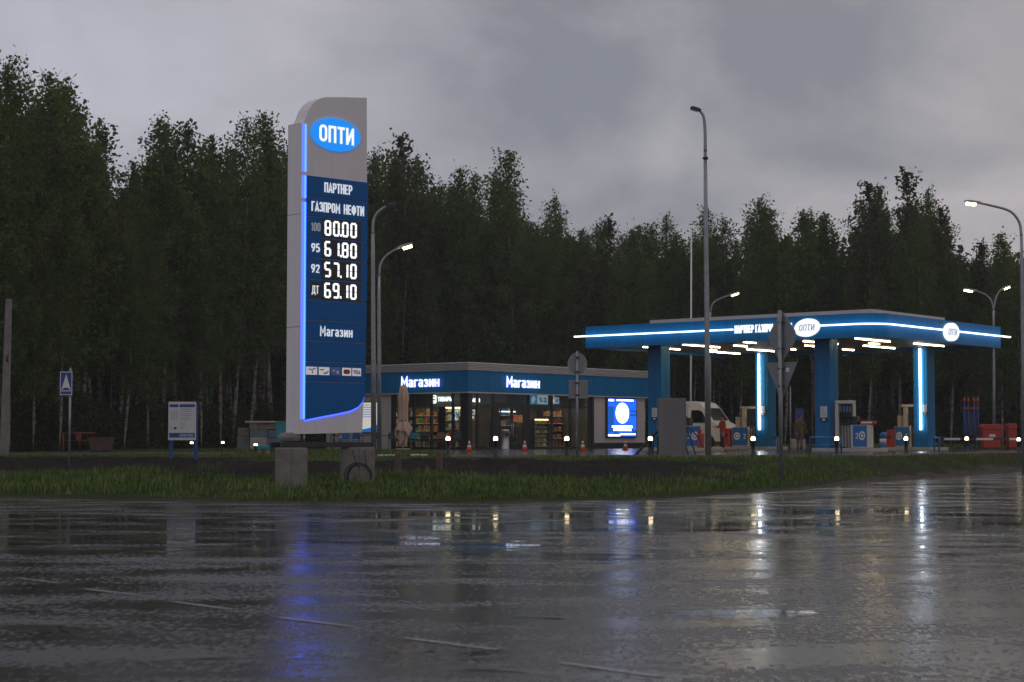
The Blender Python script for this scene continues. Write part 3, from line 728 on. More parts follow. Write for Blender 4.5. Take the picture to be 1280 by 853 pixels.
PROTO = {
    'birch': [make_tree("birch_tree", 'birch', 11 + i, 20, cs, rm, nb, nl, .135, dr, upp, ts) for i, (cs, rm, nb, nl, dr, upp, ts) in enumerate([
        (.26, 2.2, 74, 9500, .75, .85, .35), (.34, 1.9, 66, 8000, .60, 1.0, .45), (.22, 2.5, 84, 11000, .85, .8, .25), (.40, 1.7, 60, 7000, .5, 1.1, .4), (.30, 2.1, 70, 9000, .95, .8, .3)])],
    'wide': [make_tree("birch_tree", 'birch', 31 + i, 20, cs, rm, nb, nl, .15, dr, upp, ts) for i, (cs, rm, nb, nl, dr, upp, ts) in enumerate([(.16, 3.6, 96, 15500, .95, .75, .3), (.14, 3.2, 90, 13500, .8, .8, .25)])],
    'aspen': [make_tree("aspen_tree", 'aspen', 41 + i, 20, .30, 2.3, 60, 3000, .15, .25, 1.3, .75) for i in range(2)],
    'spruce': [make_tree("spruce_tree", 'conifer', 51, 20, .12, 2.4, 120, 9500, .14, 0, 0, 0)],
    'pine': [make_tree("pine_tree", 'pine', 61, 20, .45, 2.0, 46, 6500, .15, 0, 0, 0, .16)],
}
USED = set()
def place_tree(kind, idx, x, y, h, label, group, wid=1.0):
    protos = PROTO[kind]; p = protos[idx % len(protos)]; sc = h / p["h"]
    loc = (x, y, ZG - .02); s = (sc * wid, sc * wid, sc); rz = rnd.uniform(0, 6.28)
    if p.name not in USED:
        USED.add(p.name); p.location = loc; p.scale = s; p.rotation_euler.z = rz; o = p
    else: o = dup(p, loc, rz, scale=s)
    tag(o, label, {'birch': 'birch', 'wide': 'birch', 'aspen': 'aspen', 'spruce': 'spruce', 'pine': 'pine'}[kind] + " tree", group)
    return o
DPX = [-200, 0, 130, 230, 350, 480, 650, 850, 950, 1100, 1290, 1500]; DDD = [76, 80, 88, 98, 111, 122, 128, 124, 118, 115, 112, 108]
def fdist(px): return float(np.interp(px, DPX, DDD))
SKX = [-260, -60, 0, 40, 70, 100, 125, 140, 170, 200, 225, 250, 270, 290, 312, 335, 365, 420, 480, 510, 535, 560, 590, 625, 655, 690, 720, 760, 800, 830, 860, 890, 925, 965, 995, 1020, 1045, 1085, 1110, 1150, 1175, 1200, 1222, 1245, 1290, 1400]
SKY = [50, 55, 60, 92, 85, 98, 150, 208, 182, 134, 158, 146, 196, 135, 165, 131, 150, 160, 182, 163, 208, 204, 212, 180, 240, 238, 262, 264, 276, 260, 275, 252, 284, 238, 268, 254, 266, 220, 226, 208, 226, 282, 296, 284, 290, 290]
def sky_h(px, D): return at(px, float(np.interp(px, SKX, SKY)), D).z - ZG
def px_x(px, D): return at(px, 500, D).x
# trees one can tell apart on the skyline
for px, py, kind, idx, wid, label in [
    (-4, 68, 'wide', 0, .9, "tall birch cut by the left edge of the photo, beside the concrete pole"),
    (74, 84, 'wide', 1, 1.15, "broad drooping birch, biggest crown at the far left, above the hump sign"),
    (138, 196, 'pine', 0, .9, "small dark pine with candle shoots in the gap beside the broad left birch"),
    (202, 134, 'birch', 0, 1.15, "tall pointed birch first right of the dark pine, above the information board"),
    (247, 146, 'birch', 3, 1.1, "slim birch between two taller birches left of the price pylon"),
    (291, 134, 'birch', 2, 1.0, "dense pointed birch second left of the price pylon"),
    (336, 130, 'birch', 4, 1.0, "birch rising right beside the left edge of the price pylon"),
    (478, 180, 'birch', 2, .9, "dense round-topped birch directly right of the price pylon head"),
    (509, 162, 'aspen', 0, 1.0, "sparse see-through birch, tallest one just right of the price pylon"),
    (548, 200, 'spruce', 0, .9, "dark compact crown between the sparse birch and the wispy middle birch"),
    (571, 203, 'birch', 1, .9, "narrow birch with two thin tops left of the wispy middle birch"),
    (626, 178, 'birch', 4, 1.2, "tall wispy weeping birch standing alone above the shop sign"),
    (690, 236, 'birch', 0, .9, "small pointed birch first right of the wispy middle birch"),
    (756, 262, 'aspen', 1, .9, "loose thin crown above the left end of the canopy"),
    (832, 258, 'birch', 2, 1.0, "dense birch just left of the tall lamp post"),
    (890, 250, 'birch', 0, 1.0, "birch behind the top half of the tall lamp post"),
    (965, 236, 'birch', 2, 1.15, "pointed dense birch, highest one right of the tall lamp post"),
    (1024, 252, 'birch', 3, 1.1, "birch with a flat bushy top above the canopy text"),
    (1090, 218, 'aspen', 0, 1.05, "sparse thin-leaved aspen above the canopy corner, left of a taller one"),
    (1152, 205, 'aspen', 1, 1.15, "tallest sparse aspen on the right, above the end of the canopy"),
    (1186, 250, 'aspen', 0, .9, "low sparse aspen right of the tallest sparse aspen"),
    (1246, 282, 'birch', 1, 1.1, "bushy birch behind the right hand lamp post"),
]:
    D = fdist(px) + rnd.uniform(-1, 2)
    place_tree(kind, idx, px_x(px, D), D, at(px, py, D).z - ZG - .55, label, "trees on the skyline", wid)
# the front rows of the wood, each tree its own
ZONES = [(350, "slender birch among the woods left of the price pylon", "birches left of the pylon"),
         (810, "slender birch in the dark wood behind the shop", "birches behind the shop"),
         (2000, "slender birch in the dark wood behind the fuel canopy", "birches behind the canopy")]
for row, (dd, step, lo, hi) in enumerate([(-2.5, 30, .62, .88), (1.5, 23, .76, .95), (5.5, 20, .84, .97), (10, 19, .86, .97)]):
    px = -230 + row * 9
    while px < 1500:
        q = px + rnd.uniform(-9, 9); D = fdist(q) + dd + rnd.uniform(-1.3, 1.3)
        hh = sky_h(q, D) * rnd.uniform(lo, hi)
        kind = rnd.choices(['birch', 'spruce', 'wide', 'aspen'], [.80, .10, .06, .04])[0]
        if row == 0 and 100 < q < 420 and rnd.random() < .4: px += step; continue
        zl = next(z for z in ZONES if q < z[0])
        lab, grp = zl[1], zl[2]
        if kind == 'spruce': lab, grp = lab.replace("slender birch", "dark spruce"), grp.replace("birches", "spruces")
        if kind == 'wide': lab, grp = lab.replace("slender birch", "wide drooping birch"), grp.replace("birches", "wide birches")
        if kind == 'aspen': lab, grp = lab.replace("slender birch", "thin-leaved aspen"), grp.replace("birches", "aspens")
        place_tree(kind, rnd.randint(0, 9), px_x(q, D), D, hh, lab, grp, rnd.uniform(.85, 1.2))
        px += step * rnd.uniform(.75, 1.25)
for ps in PROTO.values():
    for p in ps:
        if p.name not in USED:
            for c in list(p.children): bpy.data.objects.remove(c)
            bpy.data.objects.remove(p)
# the depth of the wood behind them reads as one dark mass; and the undergrowth at its foot
def mass(name, n, d0, d1, zf, size, m, label, seed, x0=-330, x1=1600):
    rs = np.random.RandomState(seed)
    px = rs.uniform(x0, x1, n); D = np.interp(px, DPX, DDD) + rs.uniform(d0, d1, n)
    X = (px - 640) / FPX * D
    top = np.interp(px, SKX, SKY); H = CAM_H + (548 - top) / FPX * D - ZG
    cl = vnoise(X, D, 1.6, seed)
    z = ZG + H * zf * rs.uniform(0, 1, n) ** .9 * (.55 + .45 * cl)
    P = np.stack([X, D, z], 1)
    v, f, t = leaf_quads(P, size * rs.uniform(.6, 1.3, n), np.clip(vnoise(X, z, 1.2, seed + 1) * .8 + rs.uniform(-.1, .2, n), 0, 1), rs)
    tag(np_mesh(name, v, f, m, {"tone": t}), label, kind="stuff")
mass("forest", 260000, 13, 30, .92, .32, M["shrub_leaves"], "deep dark wood behind the front rows of birches", 71)
mass("undergrowth", 170000, -1.5, 6, .17, .11, M["shrub_leaves"], "dark bushes and saplings at the foot of the woods", 72)
def gz(x, y): return float(ground_z(np.array([x]), np.array([y]))[0])
# ------------------------------------------------------------------ price pylon
def build_pylon():
    D0 = 43.5; p0 = at(374, 548, D0); A = R(42)
    o = (p0.x, p0.y, gz(p0.x, p0.y))
    root = empty("price_pylon", o, A, "tall grey and blue illuminated fuel price sign on two concrete blocks", "price sign")
    P = lambda px, py: on_plane(px, py, o, A)
    S = lambda px: P(px, 400)[0]
    Zl = lambda py: P(381, py)[1]
    x0, xr = S(381.5), P(459, 226)[0]
    zb = P(377, 543)[1]
    # grey body with the swept shoulder
    body = [(.02, zb), (.02, P(381, 158)[1]), P(382, 148), P(386, 137), P(392, 128.5), P(399, 123.5), P(407, 121.5), P(430, 121.5), P(458.7, 122.3), P(459, 226), P(458, 330), P(456, 450), P(453, 541)]
    MB().prism(body, .0, .46).build("body", M["grey_cladding"], root, bevel=.012)
    zt = P(374, 154)[1]
    fin = MB(); fin.box(-.10, .0, -.035, .43, zb, P(374, 409)[1] - .006); fin.box(-.10, .0, -.035, .43, P(374, 409)[1] + .006, P(374, 268)[1] - .006); fin.box(-.10, .0, -.035, .43, P(374, 268)[1] + .006, zt)
    fin.build("side_fin", M["grey_cladding"], root, bevel=.006)
    # blue light channel
    led = MB(); zl0, zl1 = P(378, 524)[1], P(378, 155)[1]
    for a, b in ((zl0, P(378, 250)[1] - .05), (P(378, 250)[1] + .05, P(378, 217)[1] - .05), (P(378, 217)[1] + .05, zl1)):
        led.box(.025, .10, -.012, -.002, a, b)
    led.build("light_strip", M["blue_led"], root)
    led = MB()
    for a, b in ((zl0, P(378, 250)[1] - .05), (P(378, 250)[1] + .05, P(378, 217)[1] - .05), (P(378, 217)[1] + .05, zl1)):
        led.box(.10, x0 - .004, -.016, -.002, a, b)
    led.build("light_strip", M["blue_led_core"], root)
    # logo on the head
    cx, cz = P(419, 169); ex = P(449.5, 171)[0] - cx; ez = .42
    MB().prism(ellipse(cx, cz, ex, ez, 48), -.04, .004).build("logo_disc", M["logo_blue"], root)
    lt = MB(); h = .43; xa_, xb_ = P(398, 168)[0], P(441, 171)[0]; put_text(lt, "ОПТИ", xa_, cz - h / 2, h, -.055, -.039, .15, (xb_ - xa_) / text_width("ОПТИ", h, 1, .12), .12)
    lt.build("lettering", M["logo_white"], root)
    # blue fields
    rows = [219, 244.4, 269.7, 296, 322, 348.5, 374.5, 400, 426, 452, 477]
    zr = [Zl(y) for y in rows]
    def right(z):
        # right edge of the body at height z
        for (xa, za), (xb, zb_) in zip(body[8:], body[9:]):
            if zb_ <= z <= za: return xa + (xb - xa) * (za - z) / (za - zb_)
        return xr
    for i in range(10):
        za, zb2 = zr[i] - .008, zr[i + 1] + .012
        MB().prism([(x0, za), (x0, zb2), (right(zb2) - .004, zb2), (right(za) - .004, za)], -.05, .003).build("sign_panel", M["blue_panel"], root, bevel=.006)
    foot = [(x0, zr[10] - .008), (x0, P(381, 525)[1]), P(400, 521), P(420, 517.3), P(437, 513.6), P(446, 509), P(451.5, 503), P(454.5, 495), (right(P(456, 480)[1]) - .004, zr[10] - .008)]
    MB().prism(foot, -.05, .003).build("sign_panel", M["blue_panel"], root, bevel=.006)
    rb = [(p[0], p[1] - .022) for p in foot[1:8]]
    MB().ribbon(rb, .03, -.02, -.003).build("light_strip", M["blue_led"], root)
    # writing
    xm = (x0 + xr) / 2
    zc = (zr[0] + zr[1]) / 2; xs_, xe_ = S(403), S(437.5)
    def fit(s, xa, xb, z, h, wt=.15, gap=.13, m="panel_text"):
        sx = (xb - xa) / text_width(s, h, 1, gap); mb = MB(); put_text(mb, s, xa, z - h / 2, h, -.066, -.049, wt, sx, gap); mb.build("lettering", M[m], root)
    fit("ПАРТНЕР", xs_, xe_, zc, .25, .135)
    fit("ГАЗПРОМ", S(387), S(422.5), (zr[1] + zr[2]) / 2, .25, .135)
    fit("НЕФТИ", S(427.5), S(452.5), (zr[1] + zr[2]) / 2, .25, .135)
    fit("95", S(387), S(397.5), (zr[3] + zr[4]) / 2, .22, .15)
    fit("92", S(387), S(397.5), (zr[4] + zr[5]) / 2, .22, .15)
    fit("Магазин", S(398.5), S(439), (zr[7] + zr[8]) / 2, .26, .12)
    fit("ДТ", S(388), S(396.5), (zr[5] + zr[6]) / 2, .21, .12)
    fit("100", S(386.5), S(398), (zr[2] + zr[3]) / 2, .22, .13, .13, "panel_text_dim")
    for i, price in ((2, "80.00"), (3, "61.80"), (4, "57.10"), (5, "69.10")):
        zc = (zr[i] + zr[i + 1]) / 2; h = .335; xa = S(403.2); xb = S(445.5)
        sc = MB(); sc.box(S(400), S(449), -.056, -.049, zc - .235, zc + .235)
        if i == 5: MB().box(S(386), S(399), -.0565, -.049, zc - .2, zc + .2).build("grade_plate", M["mirror_black"], root)
        scr = sc.build("price_screen", M["mirror_black"], root)
        pitch = (xb - xa) / 4.02; w = pitch * .56
        dots = {"80.00": 2, "61.80": 2, "57.10": 2, "69.10": 2}[price]
        xx = xa + .03; n = 0
        for ch in price:
            dg = MB()
            if ch == '.': dg.box(xx - pitch * .235, xx - pitch * .085, -.068, -.055, zc - h / 2 - .02, zc - h / 2 + .04); xx += pitch * .06; dg.build("decimal_point", M["digit_white"], scr); continue
            put_digit(dg, ch, xx, zc - h / 2, w, h, -.068, -.055, .050); xx += pitch
            dg.build("digit", M["digit_white"], scr)
    # bank card plates
    zc = (zr[9] + zr[10]) / 2 + .02; hh = .10
    def plate(pa, pb, m): 
        return MB().box(S(pa), S(pb), -.056, -.049, zc - hh, zc + hh).build("card_plate", m, root, bevel=.004)
    def on(pl, kids):
        for n_, mb, m in kids: mb.build(n_, m, pl)
    a = plate(381.3, 395.3, M["card_white"]); k = MB(); c = S(388.5)
    k.ribbon([(c - .10, zc + .04), (c + .02, zc + .03), (c + .12, zc + .07)], .03, -.060, -.055); k.ribbon([(c + .01, zc + .0), (c + .03, zc - .06)], .035, -.0595, -.055); on(a, [("emblem", k, M["ink_light"])])
    a = plate(397.3, 410.6, M["card_white"]); k = MB(); c = S(404)
    k.box(c - .13, c - .01, -.059, -.055, zc + .02, zc + .05); k.ribbon([(c - .02, zc - .05), (c + .06, zc - .05), (c + .13, zc + .0)], .04, -.060, -.055); on(a, [("emblem", k, M["ink_light"])])
    a = plate(412.5, 424.4, M["sign_blue_light"]); k = MB(); c = S(418.5)
    k.box(c - .11, c - .03, -.059, -.055, zc + .0, zc + .035); k.prism(ellipse(c + .06, zc - .02, .04, .04, 14), -.0595, -.055); on(a, [("emblem", k, M["sign_white"])])
    a = plate(426.4, 437.8, M["card_white"]); c = S(432)
    k = MB().prism(ellipse(c - .035, zc + .0, .062, .062, 20), -.060, -.055); k2 = MB().prism(ellipse(c + .045, zc + .0, .062, .062, 20), -.0592, -.055); on(a, [("emblem", k, M["red_plastic"]), ("emblem", k2, M["orange_plastic"])])
    a = plate(439, 450, M["card_white"]); k = MB(); put_text(k, "VISA", S(440.2), zc - .05, .10, -.060, -.055, .2, (S(448.8) - S(440.2)) / text_width("VISA", .10)); on(a, [("emblem", k, M["sign_blue"])])
    # steel base frame and legs
    fr = MB(); z1 = P(400, 553.0)[1]; z0_ = P(400, 559.5)[1]
    xa, xb = S(352), S(466)
    for y in (-.06, .40): fr.box(xa, xb, y, y + .10, z0_, z1)
    for x in (.1, 1.0, 1.9): fr.box(x, x + .10, .04, .40, z0_ + .01, z1 - .01)
    fr.build("base_frame", M["dark_metal"], root, bevel=.008)
    lg = MB()
    for x in (.18, 1.28): 
        for y in (.06, .3): lg.tube([(x, y, z1 - .005), (x, y, zb + .02)], .035, 10)
    lg.build("leg", M["galvanised"], root)
    return o, A, root, z0_
M["sign_blue_light"] = mat("sign_blue_light", (.12, .22, .55), .5)
PY = build_pylon()

def block(px0, px1, D, ztop, label, deep=.8):
    a = at(px0, 600, D); b = at(px1, 600, D); z = gz(a.x, D)
    rt = empty("concrete_block", ((a.x + b.x) / 2, D + .1, z - .25), R(8), label, "concrete block", "foundation blocks of the price sign")
    w = b.x - a.x; mb = MB(); h = ztop - z + .25
    prof = [(-w / 2, -deep / 2), (-w * .05, -deep / 2), (0, -deep / 2 + .03), (w * .05, -deep / 2), (w / 2, -deep / 2), (w / 2, deep / 2), (-w / 2, deep / 2)]
    mb.prism(prof, 0, h, axis='z'); mb.build("block", M["concrete"], rt, bevel=.03)
    lp = MB(); lp.tube([(-.12, 0, h - .02), (-.11, 0, h + .05), (0, 0, h + .07), (.11, 0, h + .05), (.12, 0, h - .02)], .010, 6); lp.build("lifting_loop", M["dark_metal"], rt)
    return rt
zt = PY[0][2] + PY[3] - .002
block(343.5, 383, 43.0, zt, "left concrete foundation block under the price pylon, nearer the road")
block(426, 467, 44.8, zt, "right concrete foundation block under the price pylon, with a cable coil beside it")
# rubble on the left end of the frame
zz = at(363, 553, 43.4).z
mb = MB()
for (px, r, sx) in ((356, .15, 1.2), (363, .13, 1.1), (369, .13, 1.0)):
    c = at(px, 550, 43.5); vs = []
    prof = [(.02, -.13), (.85 * r, -.10), (r, -.01), (.8 * r, .07), (.3 * r, .11), (.01, .115)]
    mb.lathe([(a * sx, b) for a, b in prof], (c.x, 43.55, zz + .125), 9, smooth=False)
tag(mb.build("stone_pile", M["concrete"], bevel=.02), "small pile of grey stones on the left end of the pylon frame", "stones")
# black cable coil by the right block
c = at(448, 594, 43.9); zc = gz(c.x, c.y)
mb = MB()
for j in range(4):
    rr_ = .27 + .02 * j; ph = rnd.uniform(-.03, .03)
    mb.tube([(c.x + rr_ * math.cos(k * math.pi / 16) + ph, 43.9 + .03 * j + .02 * math.sin(k), zc + .24 + rr_ * math.sin(k * math.pi / 16)) for k in range(33)], .016, 6)
mb.tube([at(441, 562, 43.85), at(442, 570, 43.8), at(446, 580, 43.8), at(449, 586, 43.85)], .014, 6)
mb.tube([at(456, 563, 44.0), at(457, 575, 43.9), at(459, 588, 43.9)], .014, 6)
tag(mb.build("cable_coil", M["rubber"]), "coil of black cable hanging against the right pylon block", "cable")

# ------------------------------------------------------------------ shop
K = at(585, 500, 93.5); KS = (K.x, K.y, ZF)
sxr = lambda px: s_on(KS, U, px)
syl = lambda px: s_on(KS, V, px)
def zat(py): return at(585, py, 93.5).z - ZF
LX = sxr(806); LY = syl(408)
SHOP = empty("shop", KS, ANG, "low flat-roofed station shop with blue fascia and glass front", "shop")
z_f0, z_f1, z_p = zat(489.8), zat(463.2), zat(452.9)
def build_shop():
    xw = sxr(741.5); yg = syl(490)
    w = MB()
    w.box(xw, LX - .003, 0.0, .25, .0, z_f0); w.box(LX - .25, LX, .25, LY - .25, 0, z_f0); w.box(0.003, LX - .25, LY - .25, LY, 0, z_f0); w.box(0, .25, yg, LY - .25, 0, z_f0)
    w.build("wall", M["wall_cladding"], SHOP)
    j = MB(); n = 12
    for k in range(1, n): j.box(-.012, .004, yg + (LY - yg) * k / n - .012, yg + (LY - yg) * k / n + .012, .15, z_f0 - .05)
    for k in range(1, 5): j.box(xw + (LX - xw) * k / 5 - .008, xw + (LX - xw) * k / 5 + .008, -.01, .004, .35, z_f0 - .05)
    j.build("wall_joint", M["parapet_metal"], SHOP)
    MB().box(xw + .01, LX + .01, -.03, .0, .0, .32).build("plinth", M["dark_metal"], SHOP)
    MB().box(.15, LX - .15, .15, LY - .15, -.02, .03).build("floor", M["pale_concrete"], SHOP)
    MB().box(.02, LX - .02, .02, LY - .02, z_f0 + .02, z_f0 + .15).build("ceiling", M["white_paint"], SHOP)
    MB().box(.05, LX - .05, .05, LY - .05, z_p - .25, z_p - .15).build("roof", M["dark_metal"], SHOP)
    # fascia and ribbed parapet
    f = MB(); d = .14
    f.box(-d, LX + d, -d, -d + .1, z_f0, z_f1); f.box(-d, -d + .1, -d + .1, LY + d - .1, z_f0, z_f1); f.box(LX + d - .1, LX + d, -d + .1, LY + d - .1, z_f0, z_f1); f.box(-d, LX + d, LY + d - .1, LY + d, z_f0, z_f1)
    f.build("fascia", M["blue_fascia"], SHOP, bevel=.01)
    t = MB(); t.box(-d - .03, LX + d + .03, -d - .03, -d + .09, z_f0 - .07, z_f0 - .004); t.box(-d - .03, -d + .09, -d + .09, LY + d, z_f0 - .07, z_f0 - .004)
    t.build("fascia_trim", M["parapet_metal"], SHOP)
    sof = MB(); sof.box(-d + .1, LX + d - .1, -d + .1, .0, z_f0 - .02, z_f0 - .008); sof.build("soffit", M["canopy_ceiling"], SHOP)
    pr = MB(); nr = 5; hh = (z_p - z_f1) / nr
    for k in range(nr):
        za = z_f1 + .003 + k * hh; prof = [(0, za), (-.05, za + .2 * hh), (-.05, za + .7 * hh), (0, za + hh - .004)]
        e = d + .02
        pr.prism([(p[0] - e + .01, p[1]) for p in prof] + [(-e + .1, za + hh - .004), (-e + .1, za)], -e, LY + e, axis='y') if False else None
        for (a0, a1, ax, sgn, off) in ((-e - .05, LX + e + .05, 'x', 1, -e), ):
            pr.prism([(off + p[0], p[1]) for p in prof] + [(off + .08, za + hh - .004), (off + .08, za)], a0, a1, axis='x')
        vs = [(off2 + p[0], p[1]) for off2 in (-e,) for p in prof] + [(-e + .08, za + hh - .004), (-e + .08, za)]
        pr.prism(vs, -e + .085, LY + e + .05, axis='y')
        pr.box(LX + e - .08, LX + e + .03, -e + .085, LY + e - .085, za, za + hh - .004); pr.box(-e + .085, LX + e + .03, LY + e - .08, LY + e, za, za + hh - .004)
    pr.build("parapet", M["parapet_metal"], SHOP)
    # words on both fascias
    hL = .50
    for (mk, xa, xb, zc) in (("r", sxr(628.5), sxr(669.8), None), ("l", syl(553.2), syl(505.5), None)):
        t = MB(); z = (z_f0 + z_f1) / 2 - .27; h = .60; wd = abs(xb - xa); sx = wd / text_width("Магазин", h, 1, .10)
        put_text(t, "Магазин", 0, z, h, -.06, 0, .145, sx, .10)
        o = t.build("lettering", M["lit_letter"], SHOP)
        hl = MB(); put_text(hl, "Магазин", 0, z, h, .03, .06, .14, sx, .10); o2 = hl.build("lettering_glow", M["halo_blue"], SHOP)
        for q in (o, o2):
            if mk == "r": q.location = (xa, -d - .10, 0)
            else: q.location = (-d - .10, xb, 0); q.rotation_euler.z = R(-90)
    # glazing frames: corner post, mullions, transoms, door
    def post(name, x0, x1, y0, y1, z0=0, z1=z_f0 - .05): return MB().box(x0, x1, y0, y1, z0, z1).build(name, M["dark_metal"], SHOP, bevel=.008)
    post("corner_post", -.04, .32, -.04, .42)
    mr = [sxr(597), sxr(616.5), sxr(661), sxr(690), sxr(713), sxr(737)]
    for x in mr: post("mullion", x - .07, x + .07, -.03, .09)
    ml = [syl(577), syl(566), syl(539), syl(517), syl(492)]
    for y in ml: post("mullion", -.03, .09, y - .07, y + .07)
    ztr = zat(510.5); MBt = MB(); MBt.box(.32, mr[1] - .07, .0, .05, ztr - .03, ztr + .03) if False else None
    zdoor = zat(506.5)
    MB().box(mr[1] + .07, mr[2] - .07, -.02, .08, zdoor, zdoor + .16).build("transom", M["dark_metal"], SHOP)
    zp = zat(506)
    MB().box(mr[2] + .07, mr[3] - .07, -.01, .05, zp - .02, zp + .02).build("transom", M["dark_metal"], SHOP)
    MB().box(mr[3] + .07, xw - .02, -.01, .05, zp - .02, zp + .02).build("transom", M["dark_metal"], SHOP)
    MB().box(.33, xw, -.02, .10, .0, .10).build("sill", M["dark_metal"], SHOP)
    MB().box(-.02, .10, .43, yg, .0, .10).build("sill", M["dark_metal"], SHOP)
    post("end_post", xw - .20, xw + .02, -.05, .2)
    post("end_post", -.05, .2, yg - .14, yg + .02)
    xs = [.32] + mr + [xw - .2]
    for a, b in zip(xs, xs[1:]):
        if abs(a - mr[1]) < .01: continue
        MB().box(a + .07, b - .07, .03, .04, .10, z_f0 - .03).build("window_pane", M["shop_glass"], SHOP)
    MB().box(mr[1] + .07, mr[2] - .07, .03, .04, zdoor + .16, z_f0 - .03).build("window_pane", M["shop_glass"], SHOP)
    ys = [.42] + ml + [yg]
    for a, b in zip(ys, ys[1:]):
        if b - a > .2: MB().box(.03, .04, a + .05, b - .05, .10, z_f0 - .03).build("window_pane", M["shop_glass"], SHOP)
    # sliding door: two leaves, each a frame with glass and a bar handle
    xm = (mr[1] + mr[2]) / 2
    for a, b in ((mr[1] + .5, xm), (xm, mr[2] - .45)):
        fr = MB(); a += .02; b -= .02
        fr.box(a, a + .09, -.05, -.005, .04, zdoor); fr.box(b - .09, b, -.05, -.005, .04, zdoor); fr.box(a + .09, b - .09, -.05, -.005, .04, .22); fr.box(a + .09, b - .09, -.05, -.005, zdoor - .12, zdoor)
        dr = fr.build("door", M["dark_metal"], SHOP)
        MB().box(a + .09, b - .09, -.032, -.024, .22, zdoor - .12).build("glass", M["shop_glass"], dr)
        hx = b - .05 if b <= xm + .01 else a + .05
        MB().tube([(hx, -.06, .8), (hx, -.10, .85), (hx, -.10, 1.35), (hx, -.06, 1.4)], .018, 8).build("handle", M["steel"], dr)
    post("door_jamb", mr[1] + .07, mr[1] + .5, -.01, .06, 0.1, zdoor); post("door_jamb", mr[2] - .45, mr[2] - .07, -.01, .06, .1, zdoor)
    # lit poster screen on the right wall
    xa, xb = sxr(757.5), sxr(792.5); za, zb = zat(545.6 + 3.2), zat(498.6 - 2.0)
    za, zb = at(775, 545.5, KS[1] + U[1] * sxr(775)).z - ZF, at(775, 499, KS[1] + U[1] * sxr(775)).z - ZF
    MB().box(xa - .08, xb + .08, -.14, .0, za - .08, zb + .08).build("screen_case", M["dark_metal"], SHOP)
    sc = MB().box(xa, xb, -.155, -.139, za, zb).build("poster_screen", M["screen_blue"], SHOP)
    W = xb - xa; H = zb - za
    for (fx0, fx1, fz0, fz1) in ((.0, .20, .10, .80), (.20, .34, .02, .30), (.74, 1.0, .54, .60), (.78, 1.0, .64, .70), (.0, .35, .88, .9), (.84, 1, .05, .18)): MB().box(xa + W * fx0, xa + W * fx1, -.158, -.154, za + H * fz0, za + H * fz1).build("screen_tint", M["screen_dark"], sc)
    wt = MB(); cx, cz = xa + W * .50, za + H * .62
    wt.prism(ellipse(cx, cz, W * .235, H * .275, 36), -.160, -.1545)
    for (fx0, fx1, fz0, fz1) in ((.13, .86, .225, .285), (.18, .82, .145, .20), (.0, .42, .0, .045), (.42, .97, .035, .07), (.02, .20, .935, .985), (.30, .90, .945, .985)): wt.box(xa + W * fx0, xa + W * fx1, -.1605, -.1545, za + H * fz0, za + H * fz1)
    wt.build("screen_text", M["screen_white"], sc)
    em = MB(); em.ribbon(ellipse(cx, cz, W * .10, H * .13, 24), .05, -.163, -.160, True); em.ribbon([(cx + .02, cz - .25), (cx - .09, cz - .05), (cx, cz + .2), (cx + .09, cz), (cx + .03, cz - .2)], .05, -.1633, -.160)
    em.build("screen_emblem", M["screen_dark"], sc)
    # lit price poster on the left wall
    ya, yb = syl(474), syl(452.5); z0, z1 = at(463, 541, KS[1] + V[1] * syl(463)).z - ZF, at(463, 503.5, KS[1] + V[1] * syl(463)).z - ZF
    bx = MB().box(-.10, .0, ya, yb, z0, z1 + .06).build("poster_box", M["dark_metal"], SHOP)
    MB().box(-.112, -.099, ya + .03, yb - .03, z0 + .03, z1).build("poster_face", M["poster_light"], bx)
    wv = MB(); h = z1 - z0
    wv.prism([(ya + .03, z0 + .03), (yb - .03, z0 + .03), (yb - .03, z0 + .10 * h), ((ya + yb) / 2, z0 + .15 * h), (ya + .03, z0 + .26 * h)], -.116, -.111, axis='x')
    for k, (f0, f1) in enumerate(((.1, .5), (.1, .6), (.1, .8), (.08, .9), (.1, .7), (.1, .85))):
        zz = z1 - .12 - .13 * k; wv.box(-.1155, -.111, yb - .05 - (yb - ya) * f1, yb - .05 - (yb - ya) * f0, zz - .035, zz)
    wv.build("poster_print", M["poster_blue"], bx)
    # dropped bulkhead behind the glass, and the ceiling lamps beyond it
    zb_ = 2.28
    MB().box(.80, xw, .80, .86, zb_, z_f0 + .01).build("bulkhead", M["bulkhead"], SHOP)
    MB().box(.80, .86, .865, yg + .6, zb_, z_f0 + .01).build("bulkhead", M["bulkhead"], SHOP)
    for x in (2.4, 5.2, 8.0, 10.6): MB().box(x - .8, x + .8, 1.2, 1.42, z_f0 - .06, z_f0 - .03).build("ceiling_lamp", M["shop_lamp"], SHOP)
    for y in (2.2, 4.2, 6.2): MB().box(1.2, 1.42, y - .7, y + .7, z_f0 - .06, z_f0 - .03).build("ceiling_lamp", M["shop_lamp"], SHOP)
glow("shop_lamp", (1.0, .80, .56), 15.0); mat("bulkhead", (.13, .16, .14), .6)
build_shop()

